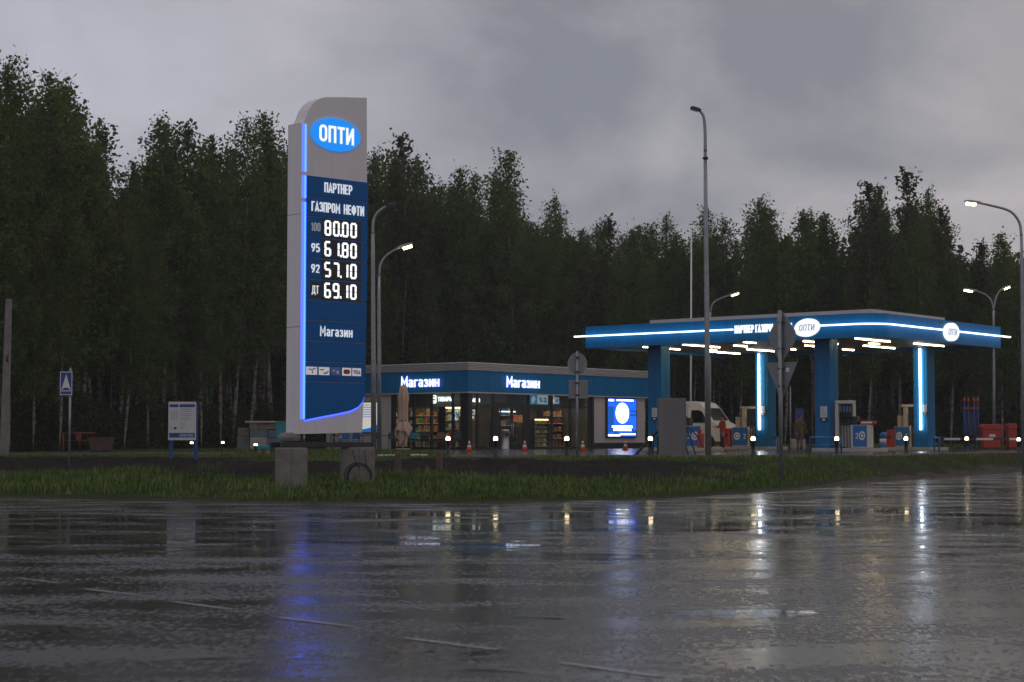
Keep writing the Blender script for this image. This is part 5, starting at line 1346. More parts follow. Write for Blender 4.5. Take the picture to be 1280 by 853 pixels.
# ------------------------------------------------------------------ lamp posts
def lamp(px_b, D, path, head, label, lit=True, r0=.09, bands=(), hl=.75, z0=None, arms=None, headflip=None):
    """path: pixels up the pole and along its arm, all in the vertical plane at distance D; head = pixel of the head's outer end"""
    b = at(px_b, 560, D); z = gz(b.x, D) if z0 is None else z0
    o = empty("lamp_post", (b.x, D, z - .1), 0, label, "lamp post", "lamp posts of the station")
    P = lambda p: Vector((at(p[0], p[1], D).x - b.x, 0, at(p[0], p[1], D).z - z + .1))
    k = path["pole"]; pts = [Vector((0, 0, 0))] + [P(p) for p in k]; n = len(pts)
    m = MB(); m.tube(pts, [r0 * (1 - .45 * i / (n - 1)) for i in range(n)], 10); m.prism(rr(-r0 * 1.9, r0 * 1.9, -r0 * 1.9, r0 * 1.9, r0 * .5), .02, .12, axis='z'); m.build("pole", M["galvanised"], o)
    top = pts[-1]
    for arm, hd in path["arms"]:
        q = [P(p) for p in arm]
        cv = []
        for i in range(len(q) - 1):
            p0 = q[max(i - 1, 0)]; p1 = q[i]; p2 = q[i + 1]; p3 = q[min(i + 2, len(q) - 1)]
            for s in range(5):
                t = s / 5; cv.append(.5 * ((2 * p1) + (-p0 + p2) * t + (2 * p0 - 5 * p1 + 4 * p2 - p3) * t * t + (-p0 + 3 * p1 - 3 * p2 + p3) * t ** 3))
        cv.append(q[-1])
        m = MB(); m.tube(cv, [r0 * .55 - r0 * .15 * i / len(cv) for i in range(len(cv))], 8); m.build("arm", M["galvanised"], o)
        e = q[-1]; h = P(hd); d = (h - e); L_ = max(d.length, .3); dx = d.normalized(); up = Vector((0, 1, 0)).cross(dx); up = up if up.z > 0 else -up
        def F(a, y, c): return e + dx * a + Vector((0, y, 0)) + up * c
        m = MB(); w = .15
        st = [(-.06, .05, .0, .05), (.05, w, -.05, .055), (L_ * .8, w, -.05, .05), (L_, w * .6, -.04, .02)]
        vs = [F(a, y, c) for a, ww, c0, c1 in st for y, c in ((-ww, c0), (ww, c0), (ww * .8, c1), (-ww * .8, c1))]
        fs = [(0, 1, 2, 3), (12, 15, 14, 13)] + [(4 * i + j, 4 * i + (j + 1) % 4, 4 * i + 4 + (j + 1) % 4, 4 * i + 4 + j) for i in range(3) for j in range(4)]
        m.add(vs, fs); hd_ = m.build("lamp_head", M["dark_metal"] if not lit else M["galvanised"], o, bevel=.01)
        if lit:
            m = MB(); vs = [F(a, y, c) for c in (-.052, -.12) for a, y in ((L_ * .25, -w * .8), (L_ * .88, -w * .6), (L_ * .88, w * .6), (L_ * .25, w * .8))]
            m.add(vs, [(0, 1, 2, 3), (4, 7, 6, 5), (0, 4, 5, 1), (1, 5, 6, 2), (2, 6, 7, 3), (3, 7, 4, 0)]); m.build("lens", M["street_light"], hd_)
        else:
            m = MB(); vs = [F(a, y, c) for c in (-.052, -.065) for a, y in ((L_ * .12, -w * .85), (L_ * .92, -w * .7), (L_ * .92, w * .7), (L_ * .12, w * .85))]
            m.add(vs, [(0, 1, 2, 3), (4, 7, 6, 5), (0, 4, 5, 1), (1, 5, 6, 2), (2, 6, 7, 3), (3, 7, 4, 0)]); m.build("lens", M["mirror_black"], hd_)
    for py, r in bands:
        c = P((path["pole"][-1][0] + (px_b - path["pole"][-1][0]) * .1, py)); m = MB(); m.tube([c - Vector((0, 0, .04)), c + Vector((0, 0, .04))], r, 10); m.tube([c + Vector((-.11, 0, 0)), c + Vector((.02, 0, 0))], .015, 5); m.build("clamp", M["dark_metal"], o)
    return o
lamp(885.3, 57.5, {"pole": [(884, 440), (882.4, 290), (881.6, 190)], "arms": [([(881.6, 190), (881.4, 165), (879.5, 146), (874, 138)], (863.5, 134.5))]}, None,
     "tallest lamp post, unlit, straight grey pole standing beside the grey cabinet", False, .105, ((198, .085),))
lamp(467.2, 62, {"pole": [(466.8, 450), (466, 320), (466, 292)], "arms": [([(466, 292), (467, 276), (473, 265), (484, 257.5)], (496, 253.5))]}, None,
     "left one of two curved lamp posts beside the price pylon, unlit", False, .10)
lamp(474.2, 64, {"pole": [(474, 450), (473.6, 370), (473.8, 345)], "arms": [([(473.8, 345), (476, 330), (484, 319), (499, 309.5)], (516, 304.5))]}, None,
     "lit curved lamp post, second right of the price pylon", True, .085)
lamp(1280, 66, {"pole": [(1279, 440), (1277.4, 330), (1276.6, 295)], "arms": [([(1276.6, 295), (1274, 278), (1262, 264), (1238, 257), (1224, 254)], (1206, 251.5))]}, None,
     "large lit lamp post at the right edge of the photo, arm reaching left", True, .10)
lamp(1242.5, 97, {"pole": [(1242.4, 480), (1242, 400), (1242, 388)], "arms": [([(1242, 388), (1239, 376), (1231, 368), (1219, 363.5)], (1204, 361)), ([(1242, 388), (1244, 376), (1248, 366), (1253, 361)], (1262, 357))]}, None,
     "twin-armed lit lamp post behind the right end of the canopy", True, .09, z0=ZG)
lamp(887.5, 104, {"pole": [(887.5, 480), (887.5, 400), (888, 390)], "arms": [([(888, 390), (891, 380), (899, 374), (911, 369.5)], (924, 365))]}, None,
     "lit lamp post mostly hidden behind the tallest unlit pole", True, .09, z0=ZG)
# thin masts and poles
def mast(px, D, y0, y1, r, m, label, name="mast", cat="mast", lean=0):
    b = at(px, y0, D); t = at(px + lean, y1, D); z = ZG if D > 60 else gz(b.x, D)
    o = empty(name, (b.x, D, z - .1), 0, label, cat); h = t.z - z + .1
    k = MB(); k.tube([(0, 0, 0), ((t.x - b.x), 0, h)], [r, r * .7], 8); k.build("pole", M[m], o)
    k = MB(); k.lathe([(r * .7, 0), (r * .9, .03), (r * .5, .08), (.001, .09)], (t.x - b.x, 0, h), 8); k.build("cap", M[m], o)
    return o
mast(863.2, 101, 545, 286, .06, "white_paint", "thin pale mast behind the canopy, just left of the tallest lamp post", lean=1)
mast(988, 100, 545, 485, .05, "galvanised", "short thin post standing behind the rear left column", "post", "post")
# concrete line pole at the far left
b = at(5, 568, 62); o = empty("concrete_pole", (b.x, 62, ZG - .3), 0, "square concrete pole cut off at the top, far left in front of the birches", "pole")
k = MB(); h = at(8, 374, 62).z - ZG + .3; w0, w1 = .135, .095
vs = [(-w0, -w0, 0), (w0, -w0, 0), (w0, w0, 0), (-w0, w0, 0)] + [(.085 - w1, -w1, h), (.085 + w1, -w1, h), (.085 + w1, w1, h), (.085 - w1, w1, h)]
k.add(vs, [(0, 3, 2, 1), (4, 5, 6, 7), (0, 1, 5, 4), (1, 2, 6, 5), (2, 3, 7, 6), (3, 0, 4, 7)]); k.build("shaft", M["concrete"], o, bevel=.02)
k = MB(); k.tube([(.10, -.12, h * .62), (.10, -.12, h * .66)], .03, 6); k.build("hook", M["dark_metal"], o)

# ------------------------------------------------------------------ road signs (seen from behind)
def sign_post(px, D, ytop, r, label, lean=0.0):
    b = at(px, 580, D); z = gz(b.x, D)
    o = empty("road_sign", (b.x, D, z - .15), 0, label, "road sign"); h = at(px, ytop, D).z - z + .15
    m = MB(); m.tube([(0, 0, 0), (lean, 0, h)], r, 10); m.lathe([(r, 0), (r * .8, .02), (.001, .03)], (lean, 0, h), 10); m.build("pole", M["galvanised"], o)
    return o, (lambda p, q: (at(p, q, D).x - b.x, at(p, q, D).z - z + .15))
def clamps(o, P, px, ys, w, m="dark_metal"):
    k = MB()
    for y in ys:
        c = P(px, y); k.box(c[0] - w, c[0] + w, -.055, .06, c[1] - .025, c[1] + .025)
    k.build("clamp", M[m], o)
o, P = sign_post(721.6, 58, 440, .038, "round road sign and square plate seen from behind, pole in front of the shop")
c = P(721.8, 455.5); r = (P(734, 455)[0] - P(710, 455)[0]) / 2; rv = (P(722, 441)[1] - P(722, 470)[1]) / 2
m = MB(); m.prism(ellipse(c[0], c[1], r, rv, 32), .055, .075); pl = m.build("round_plate", M["sign_back"], o, bevel=.004)
m = MB(); m.ribbon(ellipse(c[0], c[1], r * .96, rv * .96, 32), .03, .045, .056, True); m.box(c[0] - r * .62, c[0] + r * .62, .035, .055, c[1] + rv * .55, c[1] + rv * .62); m.build("rim", M["galvanised"], pl)
a, b_ = P(711, 498), P(735, 475.5)
m = MB(); m.box(a[0], b_[0], .055, .075, a[1], b_[1]); pl = m.build("square_plate", M["sign_back"], o, bevel=.004)
m = MB(); m.box(a[0] - .01, b_[0] + .01, .04, .056, b_[1] - .03, b_[1]); m.box(a[0] - .01, b_[0] + .01, .04, .056, a[1], a[1] + .03); m.build("rim", M["galvanised"], pl)
clamps(o, P, 721.6, (447, 465, 479, 494), .06)
o, P = sign_post(976.3, 50, 389, .060, "diamond and triangle road signs seen from behind on a pale pole, before the canopy")
def rot_plate(pts, cx, ang, name, mt, th=.03):
    """plate turned about the pole so that it is seen obliquely"""
    m = MB(); m.prism([((p[0] - cx), p[1]) for p in pts], -th / 2, th / 2); q = m.build(name, M[mt], o, bevel=.006); q.location = (cx, .10, 0); q.rotation_euler.z = ang; return q
cx = P(976.3, 400)[0]; k = .70; g = lambda px, py: (cx + (P(px, py)[0] - cx) / math.cos(R(44)) , P(px, py)[1])
rot_plate([g(963, 421), g(965, 414), g(975.5, 391), g(979.5, 391), g(992, 414), g(993.5, 421), g(992, 428), g(979.5, 452), g(975.5, 452), g(965, 428)], cx, R(-44), "diamond_plate", "sign_back")
t_ = rot_plate([g(962, 453), g(994, 453), g(994, 456), g(979.5, 497), g(976, 497), g(962, 457)], cx, R(-44), "triangle_plate", "sign_back")
m = MB(); m.box(.18, .30, -.022, -.012, g(978, 465)[1], g(978, 460)[1]); m.build("sticker", M["sign_white"], t_)
clamps(o, P, 976.3, (403, 436, 461, 483), .085)
# hump sign
o, P = sign_post(86.5, 52, 461, .035, "blue speed hump sign with white triangle on a thin pole, far left")
a, b_ = P(75.2, 494.5), P(91.6, 464.6); w = b_[0] - a[0]; h = b_[1] - a[1]
m = MB(); m.box(a[0], b_[0], -.07, -.045, a[1], b_[1]); pl = m.build("plate", M["sign_blue"], o, bevel=.012)
m = MB(); m.ribbon([(a[0] + .02, a[1] + .02), (b_[0] - .02, a[1] + .02), (b_[0] - .02, b_[1] - .02), (a[0] + .02, b_[1] - .02)], .02, -.074, -.069, True); m.build("border", M["sign_white"], pl)
m = MB(); m.prism([(a[0] + w * .14, a[1] + h * .24), (a[0] + w * .86, a[1] + h * .24), (a[0] + w * .5, a[1] + h * .88)], -.075, -.0695); m.box(a[0] + w * .10, a[0] + w * .90, -.0755, -.0695, a[1] + h * .17, a[1] + h * .205); m.build("triangle", M["sign_white"], pl)
m = MB(); m.prism([(a[0] + w * (.5 + .26 * math.cos(math.pi * k / 12)), a[1] + h * (.24 + .085 * math.sin(math.pi * k / 12))) for k in range(13)], -.078, -.0745); m.build("hump", M["ink"], pl)
# information board on two blue posts
D = 55; a = at(210.5, 550.5, D); b_ = at(245.5, 502.5, D); z = gz(a.x, D)
o = empty("information_board", (a.x, D, z - .1), 0, "white information board with blue bars on two blue posts", "notice board")
W_ = b_.x - a.x; z0, z1 = a.z - z + .1, b_.z - z + .1; H_ = z1 - z0
for px in (213.5, 244.5):
    x = at(px, 560, D).x - a.x; m = MB(); m.box(x - .05, x + .05, .0, .10, 0, z1 - .08); m.build("post", M["sign_blue"], o, bevel=.01)
m = MB(); m.box(0, W_, -.05, -.002, z0, z1); pl = m.build("board", M["paper"], o, bevel=.006)
for f0, f1, za_, zb_ in ((.04, .36, z1 - H_ * .14, z1 - H_ * .065), (.40, .96, z1 - H_ * .14, z1 - H_ * .065), (.04, .96, z0 + H_ * .07, z0 + H_ * .19)): MB().box(W_ * f0, W_ * f1, -.055, -.049, za_, zb_).build("blue_bar", M["sign_blue"], pl)
m = MB()
for k in range(6): m.box(W_ * .42, W_ * rnd.uniform(.75, .92), -.054, -.049, z1 - H_ * (.20 + .055 * k), z1 - H_ * (.185 + .055 * k))
for k in range(4): m.box(W_ * .42, W_ * rnd.uniform(.55, .65), -.054, -.049, z0 + H_ * (.30 + .045 * k), z0 + H_ * (.315 + .045 * k))
for k in range(4): m.box(W_ * (.08 + .07 * k), W_ * (.10 + .07 * k), -.054, -.049, z0 + H_ * .52, z0 + H_ * rnd.uniform(.74, .80))
m.box(W_ * .06, W_ * .30, -.054, -.049, z0 + H_ * .285, z0 + H_ * .30); m.box(W_ * .06, W_ * .24, -.054, -.049, z0 + H_ * .335, z0 + H_ * .345)
m.build("text_lines", M["ink_light"], pl)
m = MB(); m.prism(ellipse(W_ * .26, z0 + H_ * .315, W_ * .05, W_ * .05, 14), -.056, -.0505); m.build("stamp", M["ink"], pl)
m = MB(); put_text(m, "406280", W_ * .40, z0 + H_ * .095, H_ * .07, -.058, -.054, .16, 1.15, .2); m.build("lettering", M["sign_white"], pl)

# ------------------------------------------------------------------ bollard lamps
def make_bollard(h):
    o = empty("bollard_lamp", (0, 0, 0)); 
    m = MB(); m.lathe([(.10, 0), (.10, .02), (.07, .03), (.065, h - .19), (.075, h - .185), (.075, h - .165)], (0, 0, 0), 14); m.build("post", M["black_plastic"], o)
    m = MB(); m.lathe([(.068, h - .163), (.074, h - .11), (.066, h - .06), (.04, h - .035), (.001, h - .03)], (0, 0, 0), 14); m.build("globe", M["bollard_light"], o)
    return o
BL = make_bollard(.72)
for i, (px, D, lab) in enumerate([
    (560, 60.5, "lit black bollard lamp behind the right hand wooden stump"),
    (619.5, 58.2, "lit black bollard lamp in front of the shop's steel bin, left of a cone"),
    (708.5, 58.2, "lit black bollard lamp just left of the round sign's pole"),
    (813, 58.0, "lit black bollard lamp left of the grey cabinet, under the black boom"),
    (941.5, 58.6, "lit black bollard lamp before the cream pump, between tall pole and diamond sign"),
    (1046, 60.4, "lit black bollard lamp before the front canopy column"),
    (1132.5, 65, "lit black bollard lamp before the far right pump"),
    (1208.5, 71.5, "lit black bollard lamp under the red and white barrier, left of the red container"),
    (1273.5, 75.5, "lit black bollard lamp at the right edge beside the large lamp post"),
    (278.5, 82, "lit lamp on the lawn, leftmost of the three right of the information board"),
    (319.5, 68, "lit lamp on the lawn nearest the stacked blocks, middle of three"),
    (340.5, 77, "lit lamp on the lawn right beside the price pylon's left edge"),
    (239.5, 78, "small lit lamp half hidden behind the bottom right of the information board")]):
    b = at(px, 560, D); p = (b.x, D, gz(b.x, D) if D < 76 and px > 500 else ZG)
    if i == 0: BL.location = p; tag(BL, lab, "bollard lamp", "bollard lamps along the forecourt"); o = BL
    else: o = dup(BL, p, 0, lab, "bollard lamps along the forecourt")
    if px < 400: o.scale = (.9, .9, .62 if px > 300 else .7)

# ------------------------------------------------------------------ traffic cones
def make_cone(H=.52):
    o = empty("traffic_cone", (0, 0, 0)); R0 = .13; r = lambda z: .025 + (R0 - .025) * (1 - z / H)
    m = MB(); m.prism(rr(-.18, .18, -.18, .18, .05, 3), 0, .04, axis='z'); m.build("base", M["orange_plastic"], o, bevel=.008)
    m = MB(); m.lathe([(r(.04), .04), (r(.20), .20)], n=18); m.lathe([(r(.30), .30), (r(.38), .38)], n=18); m.lathe([(r(.46), .46), (r(H), H), (.02, H + .01)], n=18); m.build("body", M["orange_plastic"], o)
    m = MB(); m.lathe([(r(.20), .201), (r(.30), .299)], n=18); m.lathe([(r(.38), .381), (r(.46), .459)], n=18); m.build("band", M["white_paint"], o)
    return o
CN = make_cone()
for i, (px, D, lab) in enumerate([(586.5, 74, "orange and white cone before the dark corner post of the shop, leftmost cone"), (655.8, 77, "orange and white cone before the shop door, second from left"),
                                  (728.5, 78, "orange and white cone just right of the round sign's pole"), (781.8, 86, "orange and white cone under the blue lit poster screen")]):
    b = at(px, 560, D); p = (b.x, D, ZF)
    if i == 0: CN.location = p; tag(CN, lab, "traffic cone", "traffic cones before the shop")
    else: dup(CN, p, rnd.uniform(0, 1), lab, "traffic cones before the shop")
# steel litter bin by the door
b = at(631.5, 560, 92.0)
o = empty("steel_bin", (b.x, 92.0, ZF), R(40), "tall steel litter bin with dark opening beside the shop door", "litter bin")
m = MB(); m.lathe([(.22, .0), (.22, .04), (.20, .05), (.20, .92), (.215, .93), (.215, 1.02), (.18, 1.05), (.001, 1.06)], n=20); m.build("body", M["steel"], o)
m = MB(); m.box(-.11, .11, -.215, -.12, .70, .86); m.build("opening", M["black_plastic"], o)

# ------------------------------------------------------------------ terrace: umbrella, tables, chairs
Du = 90.0; b = at(504, 558, Du)
o = empty("closed_umbrella", (b.x, Du, ZF), 0, "closed beige parasol standing before the left end of the shop window", "umbrella")
S_ = Du / FPX; zz = lambda py: at(504, py, Du).z - ZF
m = MB(); m.tube([(0, 0, .1), (0, 0, zz(481))], .025, 8); m.build("pole", M["off_white"], o)
def fold(prof, n=72, lobes=7, amp=.3, rag=0.0, ph=0.0):
    """hanging cloth in sharp pleats; rag makes the lowest rings uneven"""
    vs = []
    for i, (r, z) in enumerate(prof):
        for k in range(n):
            a = k * 2 * math.pi / n; s = abs(math.sin(lobes * a / 2 + ph + .25 * z)); q = r * (1 - amp + 2 * amp * s ** .8) * (1 + .07 * math.sin(2 * a + 1.7 * z + ph))
            dz = rag * (math.sin(3 * a + ph) * .6 + math.sin(5 * a + 1.3) * .4) * (i / (len(prof) - 1)) ** 3
            vs.append((q * math.cos(a), q * math.sin(a), z + dz))
    return vs, [(i * n + k, i * n + (k + 1) % n, (i + 1) * n + (k + 1) % n, (i + 1) * n + k) for i in range(len(prof) - 1) for k in range(n)]
w = lambda px: px * S_ / 2
m = MB(); vs, fs = fold([(w(3.5), zz(482)), (w(8), zz(483.5)), (w(9.5), zz(488)), (w(12), zz(494)), (w(13), zz(499)), (w(11.6), zz(503)), (w(10.8), zz(508)), (w(10.6), zz(516)), (w(10.4), zz(524)), (w(10.6), zz(529)), (w(11), zz(536)), (w(11), zz(544)), (w(9.5), zz(550)), (w(7.5), zz(554))], 72, 7, .22, .18); m.add(vs, fs, 0, True); m.build("canopy_cloth", M["umbrella_cloth"], o)
m = MB(); vs, fs = fold([(w(11.5), zz(527)), (w(14), zz(531)), (w(17), zz(536)), (w(18), zz(541))], 72, 5, .24, .28, 1.0); m.add(vs, fs, 0, True); m.build("valance", M["umbrella_cloth"], o)
m = MB(); m.lathe([(w(9.8), zz(527.4)), (w(11.8), zz(527)), (w(11.8), zz(525.6)), (w(9.8), zz(525.2))], n=20); m.build("strap", M["tarp_tan"] if "tarp_tan" in M else M["wood"], o)
m = MB(); m.lathe([(.03, zz(482)), (.05, zz(481.4)), (.03, zz(480.2)), (.001, zz(479.8))], n=10); m.build("finial", M["off_white"], o)
m = MB(); m.box(-.35, .35, -.35, .35, 0, .07); m.build("base_plate", M["pale_concrete"], o, bevel=.02)
def table(px, D, label):
    b = at(px, 560, D); o = empty("terrace_table", (b.x, D, ZF), R(20), label, "table", "terrace tables")
    m = MB(); m.box(-.5, .5, -.4, .4, .71, .75); m.build("tabletop", M["dark_metal"], o, bevel=.01)
    for x in (-.44, .44):
        for y in (-.34, .34): q = MB(); q.tube([(x, y, 0), (x, y, .71)], .02, 6); q.build("leg", M["dark_metal"], o)
def chair(px, D, rz, label, m_="dark_metal"):
    b = at(px, 560, D); o = empty("terrace_chair", (b.x, D, ZF), rz, label, "chair", "terrace chairs")
    m = MB(); m.box(-.22, .22, -.22, .22, .43, .46); m.build("seat", M[m_], o, bevel=.01)
    m = MB(); m.prism([(-.22, .55), (.22, .55), (.20, .88), (-.20, .88)], .20, .23); m.build("backrest", M[m_], o, bevel=.01)
    for x in (-.19, .19):
        for y in (-.19, .2): q = MB(); q.tube([(x, y, 0), (x, y, .43 if y < 0 else .86)], .015, 6); q.build("leg", M["dark_metal"], o)
table(461, 95, "dark terrace table under the lit poster, behind the curved lamp posts")
table(482, 94, "dark terrace table left of the closed beige parasol")
table(425, 97.5, "dark terrace table seen under the price pylon")
chair(431, 95.5, R(200), "bright blue terrace chair seen just under the pylon's right half", "blue_paint"); chair(447, 95.5, R(160), "blue terrace chair left of the two curved lamp posts", "blue_paint")
chair(470, 93.5, R(170), "dark terrace chair between the lit curved lamp post and the pale wall"); chair(492, 93, R(30), "dark terrace chair right beside the closed parasol's left side")
chair(518, 90.5, R(170), "teal terrace chair right of the closed parasol before the glass", "teal_plastic")
table(540, 90, "dark terrace table under the lit shelf window, right of the teal chair"); chair(532, 90.3, R(170), "dark terrace chair left of the table under the shelf window"); chair(549, 89.8, R(200), "dark red terrace chair right of the table under the shelf window", "goods_brown")
chair(571, 88.5, R(190), "dark terrace chair before the corner of the shop")
# white kerb stones and wooden stumps on the bank
def kerb(px0, px1, ytop, D, label, z=None):
    a, b = at(px0, 570, D), at(px1, 570, D); zz_ = gz((a.x + b.x) / 2, D) if z is None else z; t = at(px0, ytop, D).z
    m = MB(); m.box(0, b.x - a.x, 0, .25, -.1, t - zz_); o = m.build("kerb_stone", M["kerb_white"], bevel=.02); o.location = (a.x, D, zz_); tag(o, label, "kerb stone", "white painted kerb stones")
kerb(472, 498, 568.5, 59.5, "white painted kerb stone below the lit curved lamp post"); kerb(513, 534, 568, 59.7, "white painted kerb stone between the two wooden stumps")
kerb(277, 309, 571.5, 62, "long white kerb stone on the lawn left of the price pylon", ZG - .05); kerb(394, 408, 571, 60, "white kerb stone seen on the grass between the pylon blocks")
def stump(px, w, D, ytop, ybot, label):
    b = at(px, 580, D); z = gz(b.x, D); t = at(px, ytop, D).z; r = w / 2 * D / FPX
    m = MB(); m.lathe([(r * 1.08, -.3), (r, .0), (r * .96, (t - z) * .6), (r, t - z - .03), (r * .8, t - z)], n=11, smooth=False); o = m.build("wooden_stump", M["post_wood"]); o.location = (b.x, D, z); tag(o, label, "post", "wooden stumps on the bank")
stump(497.5, 8.5, 48.5, 566, 598, "left weathered wooden stump between the white kerb stones"); stump(549.5, 8, 48.5, 564, 597, "right weathered wooden stump in front of a bollard lamp")
# things on the left lawn: stacked blocks, green bench, barrier, bin
D = 92; a = at(297, 557, D)
grp = "blocks stacked at the edge of the woods"
def blk(px0, px1, py0, py1, D, label, m="pale_concrete"):
    a, b = at(px0, py1, D), at(px1, py0, D); mb = MB(); w = b.x - a.x; h = b.z - a.z
    mb.box(0, w, 0, .9, 0, h); n = max(1, int(w / .42))
    o = mb.build("wrapped_block", M[m], bevel=.03); o.location = (a.x, D, max(a.z, ZG - .02)); tag(o, label, "block", grp)
mat("tarp_grey", (.16, .17, .18), .5, var=.3, scale=3); mat("tarp_blue", (.12, .16, .21), .5, var=.3, scale=3); mat("tarp_tan", (.22, .18, .13), .6, var=.3, scale=3)
blk(296, 312, 545, 562, 92.6, "dark grey wrapped block at the left bottom of the stack", "tarp_grey"); blk(312.2, 333, 547, 562, 92, "pale block at the middle bottom of the stack", "pale_concrete"); blk(333.3, 347, 547.5, 562, 92.1, "grey block at the right bottom of the stack", "tarp_grey")
blk(297, 312, 535, 544.8, 92.6, "tan block on the left, second layer of the stack", "tarp_tan"); blk(312.4, 334, 537, 546.8, 92.1, "bluish wrapped block in the middle of the stack", "tarp_blue"); blk(334.4, 347, 538, 547.2, 92.2, "bluish block at the right, second layer of the stack", "tarp_blue")
blk(311.5, 322, 529, 536.8, 92.1, "tan block on the upper left of the stack", "tarp_tan"); blk(322.4, 346, 529.5, 536.9, 92.2, "long tan block on the top right of the stack", "tarp_tan"); blk(306, 344, 526.5, 528.9, 92, "flat pale board lying on top of the stack", "pale_concrete")
a = at(344.5, 556, 90); o = empty("green_cabinet", (a.x, 90, ZG - .02), 0, "teal green box at the right of the block stack, behind the pylon edge", "cabinet")
m = MB(); m.box(0, .9, 0, .7, .08, at(345, 528, 90).z - ZG); m.build("body", M["teal_plastic"], o, bevel=.02); m = MB(); m.box(-.03, .93, -.03, .73, at(345, 528, 90).z - ZG + .001, at(345, 527, 90).z - ZG + .03); m.build("lid", M["teal_plastic"], o, bevel=.01); m = MB(); m.box(.05, .85, .05, .65, 0, .08); m.build("skid", M["wood"], o)
a, b = at(321, 565, 67), at(338, 565, 67); o = empty("low_bench", (a.x, 67, ZG), R(3), "low teal bench with yellowish legs on the lawn left of the pylon", "bench"); L_ = b.x - a.x
m = MB(); m.box(0, L_, 0, .3, .22, .36); m.build("seat", M["teal_plastic"], o, bevel=.02)
for x in (.05, L_ - .15): m = MB(); m.box(x, x + .1, .03, .27, 0, .22); m.build("leg", M["tarp_tan"], o)
def P2(px, py, D): q = at(px, py, D); return (q.x, q.z)
D = 79.5; a = at(79, 569, D); o = empty("orange_barrier", (a.x, D, ZG), 0, "orange tube barrier frame before the woods, behind the hump sign", "barrier"); f = lambda px, py: (at(px, py, D).x - a.x, 0, at(px, py, D).z - ZG)
m = MB(); m.tube([f(79, 568), f(79, 541)], .05, 8); m.tube([f(100, 560), f(100, 541)], .05, 8); m.build("post", M["orange_paint"], o)
m = MB(); m.tube([f(79, 541.5), f(120, 541.5)], .035, 8); m.tube([f(81, 551), f(127, 551)], .035, 8); m.build("bar", M["orange_paint"], o)
m = MB(); c0, c1 = f(95.5, 551), f(101.5, 540); m.box(c0[0], c1[0], -.08, -.055, c0[2], c1[2]); m.build("plate", M["orange_paint"], o, bevel=.01)
D = 79; a = at(110, 567, D); o = empty("waste_container", (a.x, D, ZG), R(8), "dark rusty waste container at the foot of the woods, far left", "container"); w = at(140, 566, D).x - a.x; h = at(110, 547, D).z - ZG
mat("rusty", (.085, .045, .035), .75, var=.4, scale=4)
m = MB(); m.prism([(.08, .08), (w - .1, .08), (w, h), (0, h)], 0, 1.0); m.build("body", M["rusty"], o, bevel=.02)
m = MB(); m.box(-.03, w + .03, -.04, .0, h - .09, h + .0); 
for x in (.3, .65, .95): m.box(w * x - .03, w * x + .03, -.04, -.001, .12, h - .1)
m.build("rib", M["rusty"], o); m = MB(); m.box(.12, w - .14, .1, .9, 0, .08); m.build("skid", M["dark_metal"], o)

# ------------------------------------------------------------------ right end: barrier bar, containers, fire point
D = 88; a = at(1176, 548, D); o = empty("boom_barrier", (a.x, D, ZF), 0, "long white and dark red striped barrier bar at the right", "barrier")
z = at(1180, 549, D).z - ZF; X = lambda px: at(px, 548, D).x - a.x
for k, (p0, p1) in enumerate(((1179, 1200), (1220, 1241), (1261.5, 1300))): m = MB(); m.box(X(p0), X(p1), -.03, .03, z - .055, z + .055); m.build("white_stripe", M["white_paint"], o)
for k, (p0, p1) in enumerate(((1200, 1220), (1241, 1261.5), (1300, 1340))): m = MB(); m.box(X(p0) + .002, X(p1) - .002, -.028, .028, z - .053, z + .053); m.build("dark_stripe", M["rusty"], o)
for px in (1177, 1338): m = MB(); m.box(X(px) - .1, X(px) + .1, -.12, .12, 0, z + .12); m.build("support", M["dark_metal"], o, bevel=.01)
def container(px0, px1, ytop, D, label, dome=False):
    a, b = at(px0, 565, D), at(px1, 565, D); w = b.x - a.x; h = at(px0, ytop, D).z - ZF
    o = empty("red_container", ((a.x + b.x) / 2, D, ZF), R(6), label, "container", "red containers at the right"); k = w / 2
    m = MB(); m.prism([(-k * .84, .08), (k * .84, .08), (k * .97, h * .78), (-k * .97, h * .78)], 0, .5); m.build("body", M["red_plastic"], o, bevel=.03)
    m = MB(); m.prism([(-k, h * .78 + .002), (k, h * .78 + .002), (k, h * .90), (k * .86, h), (-k * .86, h), (-k, h * .90)], -.04, .54); m.build("lid", M["red_plastic"], o, bevel=.04)
    m = MB(); m.box(-k * .3, k * .3, -.03, .02, h * .50, h * .60); m.build("label_plate", M["sign_white"] if not dome else M["red_plastic"], o)
    m = MB(); m.box(-k * .7, k * .7, .05, .45, 0, .08); m.build("skid", M["black_plastic"], o)
container(1227.5, 1253.5, 530.5, 93, "wide red lidded container behind the striped barrier"); container(1260.5, 1272, 529.5, 93.5, "narrow red container at the right edge, beside the wide one", True)
D = 96; a = at(1214, 560, D); o = empty("fire_point", (a.x, D, ZG), 0, "dark blue fire tool stand with four pointed posts and a red sign", "fire stand"); X = lambda px: at(px, 548, D).x - a.x; Zz = lambda py: at(1214, py, D).z - ZG
for px in (1206, 1211, 1218, 1223):
    m = MB(); m.tube([(X(px), 0, 0), (X(px), 0, Zz(503))], .045, 6); q = m.build("post", M["sign_blue"], o)
    m = MB(); m.lathe([(.07, Zz(503)), (.075, Zz(500)), (.03, Zz(497.5)), (.001, Zz(496))], (X(px), 0, 0), 8); m.build("tip", M["orange_plastic"], q)
m = MB(); m.box(X(1205), X(1224), -.09, -.05, Zz(512), Zz(509.5)); m.build("sign", M["red_plastic"], o)
m = MB(); m.box(X(1205), X(1224), .05, .09, Zz(545), Zz(514)); m.build("back_board", M["ink"], o)
